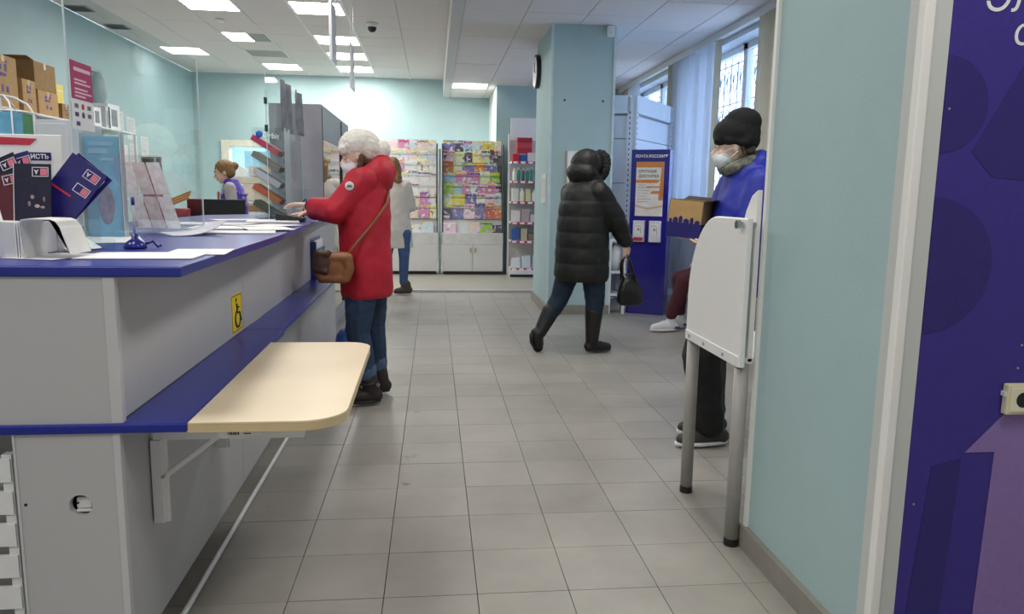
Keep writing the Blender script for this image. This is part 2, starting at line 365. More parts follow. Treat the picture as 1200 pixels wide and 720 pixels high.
# --- outside
sbox('ground', (XR+.3, -8, -.6), (40, 40, -.5), mat('snow', '#e6ebf2', .8))
bo = thing('building', 'pale apartment house seen through the barred windows', 'building', (17, 12, -.5))
bx('facade', (17, -6, -.5), (20, 32, 9), mat('facade', '#d3dae6', .8), bo)
for k in range(10):
    for z in (.8, 3.6, 6.4):
        f_ = bx('facade_window', (16.92, -4+k*3.4, z), (17, -2.4+k*3.4, z+1.5), mat('far_glass', '#8d9ab2', .3), bo)

# ================================================================ LAMPS
def raster(x0, y0, z, lit, label, n):
    t = thing('ceiling_light', label, 'ceiling light', (x0, y0, z), 0, 'recessed ceiling lights')
    s = .6; f = MB()
    for a, b in (((.0, .0), (s, .025)), ((.0, s-.025), (s, s)), ((0, .025), (.025, s-.025)), ((s-.025, .025), (s, s-.025))):
        f.box((x0+a[0], y0+a[1], z-.004), (x0+b[0], y0+b[1], z+.02))
    f.build('frame', M_WMETAL, t)
    if lit > 0:
        MB().quad([(x0+.025, y0+.025, z+.003), (x0+.025, y0+s-.025, z+.003), (x0+.025+(s-.05)*lit, y0+s-.025, z+.003), (x0+.025+(s-.05)*lit, y0+.025, z+.003)]).build('diffuser', M_LAMPB if (abs(y0-13.01) < .05 and abs(x0+1.62) < .05) else (M_LAMPD if x0 < -3.9 else M_LAMP), t)
    if lit < 1:
        xs_ = x0+.025+(s-.05)*lit
        bx('reflector', (xs_, y0+.025, z+.026), (x0+s-.025, y0+s-.025, z+.029), mat('reflector', '#8b8880', .3, metal=.5), t)
        lv = MB(); k = 0
        xx = xs_
        while xx < x0+s-.02: lv.box((xx, y0+.025, z), (xx+.004, y0+s-.025, z+.025)); xx += .068
        for q in range(1, 4): lv.box((xs_, y0+q*.14+.02, z), (x0+s-.025, y0+q*.14+.03, z+.025))
        lv.build('louvre', mat('louvre', '#b6b2a6', .3, metal=.6), t)
    return t
names = {(5, 8.81): 'lit square ceiling panel above the hanging signs, nearest of its row', (5, 10.61): 'lit square ceiling panel in second place of the row over the counter',
 (5, 11.81): 'lit square ceiling panel third in the row over the counter', (5, 13.01): 'lit square ceiling panel above the glowing patch of back wall, end of its row',
 (3, 8.81): 'lit square ceiling panel cut by the top edge, left of the hanging signs', (3, 13.01): 'lit square ceiling panel beyond the dark louvred one',
 (1, 11.81): 'lit square ceiling panel nearest the left wall'}
for n_, (i, y) in enumerate(sorted(LITL)):
    if (i, y) == (3, 10.61): continue
    raster(xsL[i], y, ZL, 1, names[(i, y)], n_)
raster(-2.82, 10.61, ZL, .55, 'half lit ceiling light with louvres showing on one side', 0)
raster(-2.82, 11.81, ZL, 0, 'unlit ceiling light with dark metal louvres', 0)
for y, pl_ in ((6.41, 'just before the hanging signs'), (4.01, 'above the acrylic screens'), (1.61, 'above the counter end'), (-.79, 'behind the counter end')):  # unseen ceiling panels added to brighten the foreground, some left unlit
    raster(-1.62, y, ZL, 1, 'added lit ceiling panel over the counter front, ' + pl_, 0); raster(-2.82, y, ZL, 1 if y < 3 else 0, ('lit' if y < 3 else 'unlit') + ' ceiling panel added over the staff side, ' + pl_, 0)
raster(.29, 12.35, ZR, 1, 'lit ceiling panel in the lower ceiling beside the soffit', 0)
for y, pl_ in ((5.15, 'before the pillar'), (2.75, 'over the writing booth'), (.35, 'before the purple poster')): raster(.90, y, ZR, 1, 'added lit ceiling panel in the lower ceiling ' + pl_, 0)  # out-of-view panels added for more light on the near right side
ld = bpy.data.lights.new('backroom_lamp', 'AREA'); ld.energy = 60; ld.size = .6; lo = bpy.data.objects.new('backroom_lamp', ld); COL.objects.link(lo); lo.location = (-3.2, YB+1.2, 2.66)

# ceiling fittings
t = thing('dome_camera', 'small white dome camera with dark lens on the ceiling', 'camera', (-.757, 9.75, ZL))
MB().lathe((-.757, 9.75, ZL), [(.075, 0), (.075, -.02), (.07, -.045), (.055, -.05)]).build('housing', M_WMETAL, t, True)
MB().lathe((-.757, 9.75, ZL), [(.055, -.05), (.05, -.08), (.035, -.1), (.01, -.11)]).build('lens_dome', M_BLACK, t, True)
t = thing('smoke_detector', 'small round smoke detector on the ceiling tiles near the lit panel', 'detector', (-2.6, 9.85, ZL))
MB().lathe((-2.6, 9.85, ZL), [(.05, 0), (.05, -.02), (.035, -.04), (.015, -.045)]).build('housing', M_WMETAL, t, True)
for (x, y, lab) in ((-4.1, 9.55, 'dark square grille in the ceiling by the left wall, nearer one'), (-4.05, 10.5, 'dark square grille in the ceiling by the left wall, farther one')):
    t = thing('ceiling_vent', lab, 'vent', (x, y, ZL), 0, 'dark ceiling grilles'); bx('frame', (x-.13, y-.13, ZL-.012), (x+.13, y+.13, ZL), M_GMETAL, t)
    m = MB()
    for k in range(6): m.box((x-.11, y-.11+k*.04, ZL-.018), (x+.11, y-.09+k*.04, ZL-.01))
    m.build('vane', M_DARK, t)
# hanging sign boards, edge on
M_SIGN = mat('sign_board', '#e3e4e8', .4)
for (y0, y1, z0, z1, lab) in ((6.95, 7.32, 2.44, 2.95, 'white board hanging edge-on from the ceiling, nearer and higher one'), (8.58, 8.92, 2.42, 2.90, 'white board hanging edge-on from the ceiling, farther and lower one')):
    t = thing('hanging_sign', lab, 'sign', (-.9, (y0+y1)/2, z0), 0, 'hanging ceiling signs')
    bx('board', (-.905, y0, z0), (-.895, y1, z1), M_SIGN, t, .002)
    bx('edge_profile', (-.912, y0-.012, z0), (-.888, y0, z1), M_WMETAL, t)
    for y in (y0+.03, y1-.03): MB().cyl((-.9, y, z1), (-.9, y, ZL), .0025, n=6).build('wire', M_WMETAL, t)

# ================================================================ COUNTER
def fx(x, y): return x - .012*(y-1.9)
ct = thing('service_counter', 'long grey service counter with blue top and blue ledge', 'counter', (-.9, 1.9, 0))
Y0, Y1c = 1.89, 6.45
def slab(name, pts, z0, z1, m, bev=.004): return MB().prism([(x, y, z0) for x, y in pts], (0, 0, z1-z0), bev).build(name, m, ct)
# front panels (upper and lower, with seams)
def fpanel(name, ya, yb, z0, z1, xo=0): return slab(name, [(fx(-.785+xo, ya), ya), (fx(-.785+xo, yb), yb), (fx(-.81+xo, yb), yb), (fx(-.81+xo, ya), ya)], z0, z1, M_GREYLAM, .001)
fpanel('front_panel', Y0+.02, 3.105, .06, .676); fpanel('front_panel', 3.108, 4.6, .06, .676); fpanel('front_panel', 4.603, Y1c, .06, .676)
fpanel('upper_panel', Y0+.02, 3.215, .70, 1.068); fpanel('upper_panel', 3.218, 4.8, .70, 1.068); fpanel('upper_panel', 4.803, Y1c, .70, 1.068)
slab('plinth', [(fx(-.845, 1.9), 1.93), (fx(-.845, Y1c), Y1c), (fx(-.87, Y1c), Y1c), (-.87, 1.93)], 0, .06, M_DARK, 0)
# end panel with the round cut-out
def end_panel():
    x0, x1, z0, z1 = -1.032, -.80, .0, .676; c = Vector((-.888, 0, .486)); R = .028; n = 24
    m = MB(); bm = m.bm
    for y, fl_ in ((Y0, 1), (Y0+.02, -1)):
        ci = [bm.verts.new((c.x+R*math.cos(2*PI*k/n), y, c.z+R*math.sin(2*PI*k/n))) for k in range(n)]
        ou = []
        for k in range(n):
            d = (math.cos(2*PI*k/n), math.sin(2*PI*k/n)); ts = []
            if d[0] > 1e-6: ts.append((x1-c.x)/d[0])
            if d[0] < -1e-6: ts.append((x0-c.x)/d[0])
            if d[1] > 1e-6: ts.append((z1-c.z)/d[1])
            if d[1] < -1e-6: ts.append((z0-c.z)/d[1])
            tt = min(ts); ou.append(bm.verts.new((c.x+d[0]*tt, y, c.z+d[1]*tt)))
        for k in range(n): bm.faces.new((ci[k], ci[(k+1) % n], ou[(k+1) % n], ou[k]))
        corners = [bm.verts.new((x, y, z)) for x, z in ((x1, z1), (x0, z1), (x0, z0), (x1, z0))]
        for cv in corners:
            for k in range(n):
                a, b = ou[k].co, ou[(k+1) % n].co
                if abs(a.x-b.x) > 1e-6 and abs(a.z-b.z) > 1e-6 and min(a.x, b.x)-1e-6 <= cv.co.x <= max(a.x, b.x)+1e-6 and min(a.z, b.z)-1e-6 <= cv.co.z <= max(a.z, b.z)+1e-6:
                    bm.faces.new((ou[k], ou[(k+1) % n], cv))
        if fl_ == 1: c0 = ci
        else:
            for k in range(n): bm.faces.new((c0[k], c0[(k+1) % n], ci[(k+1) % n], ci[k]))
    return m.build('end_panel', M_GREYLAM, ct)
end_panel()
bx('upper_end_panel', (-1.60, Y0, .70), (-.80, Y0+.02, 1.068), M_GREYLAM, ct)
bx('lower_end_panel', (-1.60, Y0+.12, 0), (-1.05, Y0+.14, .676), M_GREYLAM, ct)
bx('corner_edging', (-.80, Y0-.003, .0), (-.782, Y0+.02, .676), M_GREYEDGE, ct, .002); bx('corner_edging', (-.80, Y0-.003, .70), (-.772, Y0+.02, 1.068), M_GREYEDGE, ct, .002)
bx('panel_edge', (-1.036, Y0-.003, 0), (-1.030, Y0+.03, .676), M_GREYEDGE, ct)
bx('cavity_back', (-1.02, Y0+.09, .40), (-.82, Y0+.1, .58), M_BLACK, ct)
sk = bx('socket', (-.905, Y0+.015, .472), (-.868, Y0+.06, .502), M_WMETAL, ct, .004)
MB().cyl((-.900, Y0+.016, .488), (-.900, Y0+.012, .488), .0025, n=8).build('socket_hole', M_BLACK, sk)
bx('socket_plug', (-.905, Y0+.012, .464), (-.864, Y0+.03, .471), M_WMETAL, sk, .002)
MB().cyl((-1.018, Y0+.002, .492), (-1.018, Y0-.001, .492), .004, n=10).build('screw_hole', M_BLACK, ct)
# ledge
slab('ledge', [(-1.62, Y0-.01), (-.618, Y0-.01), (-.634, 3.208), (-.80, 3.208), (-.785, Y0+.012), (-1.62, Y0+.012)], .676, .70, M_BLUELAM)
slab('ledge', [(-.645, 3.212), (-.672, 5.9), (-.85, 5.9), (-.80, 3.212)], .676, .70, M_BLUELAM)
# top
slab('countertop', [(-1.75, Y0-.008), (-.613, Y0-.008), (-.659, 3.258), (-1.75, 3.258)], 1.068, 1.095, M_BLUELAM)
slab('countertop', [(-1.75, 3.26), (-.659, 3.26), (-.777, 5.44), (-.81, 6.4), (-1.45, 6.4), (-1.75, 6.0)], 1.068, 1.095, M_BLUELAM)
bx('inner_panel', (-1.50, 2.04, 0), (-1.48, 6.2, 1.066), M_GREYLAM, ct)
# white pipe along the counter's foot
t = MB(); t.tube([(-.75, 1.2, .012), (-.752, 2.2, .012), (-.757, 3.0, .013), (-.761, 3.9, .012), (-.785, 5.9, .012)], .0095, 8)
o = t.build('cable_duct', M_WMETAL, None, True); tag(o, 'thin white pipe lying on the floor along the counter foot', 'pipe')
# white rack side standing left of the end panel
t = thing('wire_rack', 'white slotted rack partly showing left of the counter end panel', 'rack', (-1.2, 2.0, 0))
for x in (-1.06, -1.40): bx('post', (x-.012, 1.9, 0), (x+.012, 1.925, .62), M_WMETAL, t)
for k in range(7): bx('slat', (-1.39, 1.895, .04+k*.085), (-1.05, 1.905, .10+k*.085), M_WMETAL, t)
# fold-down desk
dk = thing('fold_down_desk', 'pale wooden fold-down desk with rounded corners beside the blue ledge', 'desk', (-.45, 2.4, .62))
poly = [(-.60, 1.835)]
def arc(cx, cy_, r, a0, a1, n=8): return [(cx+r*math.cos(a0+(a1-a0)*k/n), cy_+r*math.sin(a0+(a1-a0)*k/n)) for k in range(n+1)]
poly += arc(-.335, 1.945, .11, -PI/2, 0) + arc(-.325, 2.75, .09, 0, PI/2) + [(-.612, 2.84)]
MB().prism([(x, y, .7095) for x, y in poly], (0, 0, .0065), .0015).build('tabletop', M_BEECH, dk)
MB().prism([(x, y, .690) for x, y in poly], (0, 0, .0195)).build('edge_band', M_BEECHE, dk)
for y, s_ in ((2.09, 0), (2.72, 1)):
    b = MB(); b.box((-.775, y-.012, .592), (-.365, y+.012, .674), .002); b.box((-.60, y-.012, .674), (-.37, y+.012, .690)); br_ = b.build('bracket', M_WMETAL, dk)
    bx('upright', (-.783, y-.014, .35), (-.752, y+.014, .592), M_WMETAL, br_, .002); bx('upright_flange', (-.752, y-.004, .35), (-.742, y+.004, .592), M_WMETAL, br_)
    MB().tube([(-.748, y+.002, .487), (-.60, y+.002, .60)], .0085, 6).build('brace', M_WMETAL, br_)
    MB().cyl((-.752, y-.018, .487), (-.752, y+.01, .487), .005, n=10).build('pivot', M_CHROME, br_)
bx('barcode_sticker', (-.575, 2.0772, .602), (-.485, 2.078, .619), M_PAPER, dk)
m = MB()
for k in range(9): m.box((-.573+k*.0035, 2.0764, .604), (-.5715+k*.0035+.0006*(k % 3), 2.0772, .617))
m.box((-.53, 2.0764, .612), (-.49, 2.0772, .615)); m.box((-.53, 2.0764, .606), (-.51, 2.0772, .609)); m.build('barcode', M_BLACK, dk)
# wheelchair sign
sg = thing('wheelchair_sign', 'yellow sticker with black wheelchair symbol on the counter front', 'sign', (-.79, 3.1, .7))
sx_ = lambda y: fx(-.785, y)+.0015
bx('plate', (sx_(3.1)-.004, 3.02, .712), (sx_(3.1), 3.18, .866), M_YELLOW, sg)
fb = MB(); X = sx_(3.1)+.0006
for a, b in (((3.024, .716), (3.176, .719)), ((3.024, .859), (3.176, .862)), ((3.024, .716), (3.027, .862)), ((3.173, .716), (3.176, .862))): fb.box((X-.001, a[0], a[1]), (X, b[0], b[1]))
fb.build('border', M_BLACK, sg)
sy_ = MB()
sy_.ell((X, 3.092, .842), (.001, .010, .010), n=10)
sy_.tube([(X, 3.093, .828), (X, 3.097, .79), (X, 3.135, .788), (X, 3.15, .752), (X, 3.163, .752)], .0045, 6)
sy_.tube([(X, 3.095, .81), (X, 3.125, .81)], .004, 6)
sy_.tube([(X, 3.105+.038*math.cos(a), .765+.035*math.sin(a)) for a in [2.0+.32*k for k in range(14)]], .0045, 6)
sy_.build('wheelchair_symbol', M_BLACK, sg)
# blue pocket on the counter front
bh = thing('leaflet_pocket', 'translucent blue plastic pocket hanging on the counter front by the ledge', 'pocket', (-.82, 5.3, .7))
M_BLUEPL = mat('blue_plastic', '#3f6fae', .2, transl=.3)
bx('back_plate', (-.825, 5.12, .70), (-.818, 5.52, .97), M_BLUEPL, bh, .003); bx('front_plate', (-.790, 5.12, .70), (-.784, 5.52, .90), M_BLUEPL, bh, .003)
bx('side_wall', (-.825, 5.10, .70), (-.784, 5.12, .95), mat('blue_pl2', '#27498c', .3), bh); bx('paper', (-.812, 5.15, .70), (-.80, 5.5, .955), M_PAPER, bh)

# ================================================================ THINGS ON THE COUNTER
ZC = 1.096
def screen(lab, x, y0, y1, z1):
    t = thing('acrylic_screen', lab, 'screen', (x, (y0+y1)/2, ZC), 0, 'acrylic screens on the counter')
    bx('pane', (x-.002, y0, ZC), (x+.002, y1, z1), M_ACRYL, t); [bx('polished_edge', (x-.0022, ye-.0022, ZC), (x+.0022, ye+.0022, z1), M_ACRED, t) for ye in (y0, y1)]
    for y in (y0+.12, y1-.12): bx('foot', (x-.05, y-.006, ZC), (x+.05, y+.006, ZC+.03), M_ACRYL, t)
    return t
screen('clear acrylic screen at the near end of the counter', -1.03, 2.30, 3.5, 1.84)
s2 = screen('clear acrylic screen with grey sheets clipped on, far end of counter', -1.06, 5.0, 6.3, 2.03)
for z in (1.83, 1.66): bx('clip', (-1.068, 4.985, z), (-1.052, 5.012, z+.04), M_BLACK, s2)
sh = mat('grey_film', '#b4b6bc', .2, noise_amt=.3, noise_scale=14, transl=.4)
for ya, yb, zb in ((5.42, 5.85, 1.70), (5.92, 6.28, 1.72)):
    rr = []
    for j in range(9):
        z = zb + (2.045-zb)*j/8
        rr.append([(-1.045+.012*math.sin(9*(ya+(yb-ya)*i/12)*3+z*2)+.006*(1-j/8), ya+(yb-ya)*i/12, z) for i in range(13)])
    m = MB(); vs = [[m.bm.verts.new(p) for p in r] for r in rr]
    for j in range(8):
        for i in range(12): m.bm.faces.new((vs[j][i], vs[j][i+1], vs[j+1][i+1], vs[j+1][i]))
    bmesh.ops.solidify(m.bm, geom=m.bm.faces[:], thickness=.002)
    tag(m.build('plastic_sheet', sh, None, True), 'grey wavy plastic sheet on the far acrylic screen, %s' % ('nearer one' if ya < 5.6 else 'farther one'), 'sheet', 'grey sheets on the acrylic screen')
# poster stuck to the near screen
ps = thing('notice_poster', 'magenta and white notice with rows of logos on the near acrylic screen', 'poster', (-1.025, 2.45, 1.45))
bx('sheet', (-1.027, 2.305, 1.45), (-1.025, 2.44, 1.642), M_PAPER, ps); bx('magenta_field', (-1.0255, 2.305, 1.535), (-1.0242, 2.44, 1.642), M_MAGENTA, ps)
lt = MB()
for z, y1_, h_ in ((1.615, 2.43, .010), (1.588, 2.40, .005), (1.578, 2.425, .005), (1.562, 2.405, .005), (1.552, 2.43, .005), (1.542, 2.39, .005)): lt.box((-1.0243, 2.325, z), (-1.0238, y1_, z+h_))
lt.build('lettering', mat('pale_ink', '#f0c8d8', .5), ps)
for k, (y, z, c_) in enumerate(((2.33, 1.516, '#6b6f78'), (2.37, 1.516, '#c03a4a'), (2.41, 1.516, '#6b6f78'), (2.33, 1.492, '#3a3d66'), (2.37, 1.492, '#4a4d58'), (2.41, 1.492, '#6a5a80'), (2.335, 1.466, '#4a3f86'))):
    m = MB()
    if k in (1, 4): m.cyl((-1.025, y, z), (-1.0242, y, z), .009, n=12)
    else: m.box((-1.025, y-.011, z-.006), (-1.0242, y+.011, z+.006))
    m.build('logo', mat('logo%d' % k, c_, .5), ps)
# leaflet fan in a white holder
ho = thing('leaflet_holder', 'white tabletop holder with red header behind the navy leaflets', 'holder', (-1.14, 2.3, ZC))
bx('back_board', (-1.34, 2.30, ZC), (-1.06, 2.306, 1.43), M_WHITE, ho, .002); bx('base_box', (-1.30, 2.16, ZC), (-1.09, 2.30, 1.185), M_WHITE, ho, .003)
MB().prism([(-1.34, 2.2985, 1.425), (-1.34, 2.2985, 1.40), (-1.145, 2.2985, 1.40), (-1.125, 2.2985, 1.418)], (0, .001, 0)).build('red_flash', M_RED, ho)
bx('blue_band', (-1.16, 2.298, 1.358), (-1.09, 2.2995, 1.38), M_NAVY, ho); text('lettering', 'ИСТЬ', .018, (-1.145, 2.297, 1.362), (1, 0, 0), (0, 0, 1), M_WHITE, ho, bold=.0004)
def leaflet(pos, wd, ht, ang, m, lab, flash=None, img=False, ry=0):
    mt = Matrix.Translation(pos) @ Matrix.Rotation(ang, 4, 'Y') @ Matrix.Rotation(-.12, 4, 'X')
    t = thing('leaflet', lab, 'leaflet', pos, 0, 'navy leaflets in the white holder')
    MB().box((-wd/2, -.0015, 0), (wd/2, .0015, ht), mtx=mt).build('card', m, t)
    MB().box((-wd/2-.0004, -.002, 0), (-wd/2+.0015, .002, ht), mtx=mt).build('page_edge', M_PAPER2, t)
    cx, cz = wd*.22, ht*.86
    e = MB()
    for a, b in (((cx-.021, cz+.011), (cx+.021, cz+.013)), ((cx-.021, cz-.013), (cx+.021, cz-.011)), ((cx-.021, cz-.013), (cx-.019, cz+.013)), ((cx+.019, cz-.013), (cx+.021, cz+.013))): e.box((a[0], -.0026, a[1]), (b[0], -.0016, b[1]), mtx=mt)
    e.prism([mt @ Vector((cx-.016, -.0022, cz+.007)), mt @ Vector((cx-.010, -.0022, cz-.008)), mt @ Vector((cx-.004, -.0022, cz+.007)), mt @ Vector((cx-.010, -.0022, cz+.003))], mt.to_3x3() @ Vector((0, -.0006, 0)))
    e.build('emblem', mat('pale_print', '#d9d3e2', .5), t)
    if flash and ang > .4:
        e = MB(); c2 = cz-ht*.24
        for a, b in (((cx-.021, c2+.011), (cx+.021, c2+.013)), ((cx-.021, c2-.013), (cx+.021, c2-.011)), ((cx-.021, c2-.013), (cx-.019, c2+.013)), ((cx+.019, c2-.013), (cx+.021, c2+.013))): e.box((a[0], -.0026, a[1]), (b[0], -.0016, b[1]), mtx=mt)
        e.build('emblem', MATS['pale_print'], t); MB().box((cx, -.0024, c2-.009), (cx+.017, -.0016, c2+.009), mtx=mt).build('emblem_flag', MATS.get('pink_print') or mat('pink_print', '#d8788a', .5), t)
    MB().box((cx, -.0024, cz-.009), (cx+.017, -.0016, cz+.009), mtx=mt).build('emblem_flag', mat('pink_print', '#d8788a', .5), t)
    if flash: MB().box((-wd*.45, -.0024, ht*flash), (wd*.1, -.0016, ht*flash+.006), mtx=mt).build('red_line', M_RED, t)
    if img:
        m2 = MB()
        for (a, b, w_, h_) in ((.0, .42, .010, .012), (-.008, .30, .008, .014), (.012, .26, .014, .01), (.03, .38, .006, .016), (.026, .24, .012, .007)): m2.ell(mt @ Vector((a, -.002, ht*b)), (w_/2, .0006, h_/2), n=8)
        m2.build('photo_print', mat('photo_print', '#a08a90', .5, noise_amt=.5, noise_scale=60), t)
leaflet((-1.085, 2.235, 1.193), .115, .200, .72, M_NAVY, 'navy leaflet leaning right with two emblems, behind the rest', .52)
leaflet((-1.072, 2.215, 1.190), .110, .195, .62, M_NAVY, 'navy leaflet leaning right just in front of its twin', .45)
leaflet((-1.105, 2.220, 1.195), .075, .185, -.30, M_NAVY, 'narrow navy leaflet leaning left behind the upright one', .6)
leaflet((-1.115, 2.195, 1.195), .085, .180, -.42, M_NAVYD, 'near-black leaflet at the left, tilted left')
leaflet((-1.085, 2.165, 1.190), .096, .155, 0.0, M_NAVYD, 'upright dark navy leaflet with a small photograph, foremost', None, True)
leaflet((-1.135, 2.18, 1.190), .07, .13, -.25, mat('dark_red_print', '#561a2a', .4, noise_amt=.3), 'dark red leaflet at the left edge under the tilted ones')
# binder with cover folded over
bk = thing('log_book', 'white ledger standing up with its cover folded over, in front of leaflets', 'book', (-1.02, 2.08, ZC))
bx('page_block', (-1.115, 2.07, ZC), (-1.085, 2.17, 1.19), M_PAPER2, bk, .001)
for k in range(4): bx('page', (-1.083+k*.006, 2.065, ZC), (-1.080+k*.006, 2.16, 1.188+.002*k), M_PAPER, bk)
prof = [(-1.058, 1.096), (-1.062, 1.15), (-1.064, 1.188), (-1.058, 1.198), (-1.04, 1.201), (-.99, 1.2), (-.975, 1.195), (-.965, 1.18), (-.95, 1.13), (-.944, 1.112)]
inn = [(x+.002, z-.003) for x, z in prof]; inn[0] = (-1.055, 1.096)
MB().prism([(x, 2.05, z) for x, z in prof] + [(x, 2.05, z) for x, z in reversed(inn)], (0, .12, 0)).build('folded_cover', mat('cover_white', '#e6e6e2', .6), bk)
bx('side_board', (-1.18, 2.10, ZC), (-1.12, 2.20, 1.19), M_PAPER2, bk)
o = MB().prism([(-1.045, 2.265, 1.0985), (-1.02, 2.42, 1.0985), (-1.12, 2.52, 1.13), (-1.16, 2.40, 1.13)], (0, .002, .002)).build('card', M_PAPER); tag(o, 'blank white card lying by the ledger', 'card')
# papers
def paper(x, y, wd, ht, a, z, lab, m=M_PAPER, n=1, curl=0):
    bmm = MB(); mt = Matrix.Translation((x, y, z)) @ Matrix.Rotation(a, 4, 'Z'); K = 6
    for s_ in range(n):
        rr = [[mt @ Vector((-wd/2+wd*i/K, -ht/2+ht*j, .0015*s_+.0002+curl*((i/K)**3)*(1-j*.3))) for i in range(K+1)] for j in (0, 1)]
        lo_ = [[bmm.bm.verts.new(p) for p in r] for r in rr]; hi = [[bmm.bm.verts.new(p+Vector((0, 0, .0012))) for p in r] for r in rr]
        for i in range(K):
            bmm.bm.faces.new((lo_[0][i], lo_[1][i], lo_[1][i+1], lo_[0][i+1])); bmm.bm.faces.new((hi[0][i], hi[0][i+1], hi[1][i+1], hi[1][i]))
            for j in (0, 1): bmm.bm.faces.new((lo_[j][i], lo_[j][i+1], hi[j][i+1], hi[j][i]))
        for i in (0, K): bmm.bm.faces.new((lo_[0][i], lo_[1][i], hi[1][i], hi[0][i]))
    o = bmm.build('paper', m); return tag(o, lab, 'paper', 'papers on the counter top')
paper(-.80, 2.17, .30, .21, .06, ZC, 'white form at the front corner of the counter', n=2)
paper(-.70, 2.33, .17, .22, .12, ZC, 'second white form overlapping the front corner one')
paper(-1.02, 2.14, .16, .20, -.3, ZC, 'glossy white slip under the ledger', M_PAPER2)
paper(-1.22, 2.85, .30, .42, .4, ZC, 'large white sheet in front of the blue leaflet stand', M_PAPER, 2)
paper(-1.02, 3.30, .21, .30, .5, ZC, 'curled white sheet at the foot of the tilted display', mat('lilac_paper', '#dcd8e6', .7), 2, .06)
paper(-.86, 3.45, .30, .21, .2, ZC, 'white form near the counter bend', M_PAPER, 3)
paper(-.98, 3.85, .42, .30, .1, ZC, 'wide white form beyond the counter bend', M_PAPER, 4)
paper(-.86, 4.05, .21, .30, -.4, ZC+.007, 'tilted white form on the far pile', M_PAPER, 1)
paper(-.80, 3.72, .21, .30, .35, ZC+.006, 'white form tilted on the pile next to the counter bend', M_PAPER, 2)
paper(-1.20, 4.25, .42, .30, -.1, ZC, 'grey white form behind the far pile', M_PAPER2, 5)
paper(-.98, 4.72, .30, .42, .2, ZC, 'open newspaper-sized sheet beside the payment terminal', M_PAPER, 6)
paper(-1.25, 4.95, .30, .21, .5, ZC, 'white form in front of the gum stand', M_PAPER, 3)
# pen on a stand
pn = thing('pen_stand', 'dark blue round pen holder with clear pen standing upright', 'pen stand', (-.935, 2.46, ZC))
M_PENB = mat('pen_blue', '#252a86', .2)
MB().lathe((-.935, 2.46, ZC), [(.034, 0), (.034, .006), (.030, .016), (.017, .026), (.010, .030), (.010, .045), (.004, .046)]).build('base', M_PENB, pn, True)
MB().tube([(-.935, 2.46, ZC+.044), (-.936, 2.462, ZC+.135)], .0045, 8).build('barrel', mat('clear_pen', '#d6d8dc', .2, transl=.4), pn, True)
MB().tube([(-.936, 2.462, ZC+.135), (-.936, 2.462, ZC+.16)], .0055, 8).build('cap', M_PENB, pn, True)
MB().tube([(-.910, 2.462, ZC+.012), (-.885, 2.47, ZC+.022), (-.872, 2.475, ZC+.004), (-.862, 2.478, ZC+.010)], .004, 6).build('cord', M_PENB, pn, True)
# blue leaflet in acrylic stand
bs = thing('acrylic_leaflet_stand', 'clear upright stand holding a blue pictured leaflet', 'stand', (-1.25, 3.0, ZC))
bx('front_wall', (-1.315, 2.985, ZC), (-1.17, 2.988, 1.49), M_ACRYL, bs); bx('back_wall', (-1.315, 3.02, ZC), (-1.17, 3.023, 1.50), M_ACRYL, bs)
for x in (-1.315, -1.17): bx('side_wall', (x-.0015, 2.985, ZC), (x+.0015, 3.023, 1.49), M_ACRED, bs)
bx('blue_leaflet', (-1.305, 3.0, ZC+.004), (-1.18, 3.006, 1.475), mat('blue_leaflet', '#7fb2d8', .4, noise_amt=.12, noise_scale=5), bs)
m = MB()
for (a, b, c_, d) in ((-1.29, -1.20, 1.44, 1.455), (-1.29, -1.22, 1.41, 1.43), (-1.25, -1.2, 1.385, 1.395)): m.box((a, 2.9985, c_), (b, 3.0, d))
m.build('print_lines', mat('pale_blue_print', '#9cc0da', .5), bs)
m = MB(); m.ell((-1.235, 2.9995, 1.22), (.03, .001, .075)); m.ell((-1.24, 2.9995, 1.315), (.018, .001, .022)); m.build('figure_print', mat('rose_print', '#8a7a9a', .5, noise_amt=.3, noise_scale=30), bs)
# tall clear L-plate beside the stand
o = bx('acrylic_plate', (-1.16, 2.45, ZC), (-1.157, 2.75, 1.27), M_ACRYL); tag(o, 'low clear upright plate between pen holder and blue leaflet stand', 'plate')
# tilted plexi display with printed sheets
tl = thing('tilted_display', 'leaning clear display board holding printed sheets behind the pen', 'display', (-1.25, 3.5, ZC))
def tp(u, v, h=0):   # u along the foot of the board, v up its slope
    return Vector((-1.29, 3.43, ZC)) + Vector((.93, -.36, 0)).normalized()*u + Vector((-.27, .02, .93)).normalized()*v + Vector((.3, -.9, .15)).normalized()*h
def tplate(name, u0, u1, v0, v1, h, th, m):
    return MB().prism([tp(u0, v0, h), tp(u1, v0, h), tp(u1, v1, h), tp(u0, v1, h)], (0.0012*th, -.003*th, .001*th)).build(name, m, tl)
tplate('plate', 0, .24, 0, .34, 0, 1.2, M_ACRYL)
for k, (u0, v0) in enumerate(((.015, .17), (.09, .17), (.165, .17), (.015, .02), (.09, .02), (.165, .02))):
    tplate('printed_sheet', u0, u0+.068, v0, v0+.14, .004, .4, mat('sheet%d' % (k % 3), ('#e9e2de', '#dccfca', '#ebe8e5')[k % 3], .4, noise_amt=.12, noise_scale=40))
m = MB(); m.tube([tp(.02, .33, -.002), Vector(tp(.02, .33, 0))+Vector((-.05, .16, -(tp(.02, .33).z-ZC)))], .004, 6); m.tube([tp(.22, .33, -.002), Vector(tp(.22, .33, 0))+Vector((-.05, .16, -(tp(.22, .33).z-ZC)))], .004, 6); m.build('prop', M_ACRED, tl)
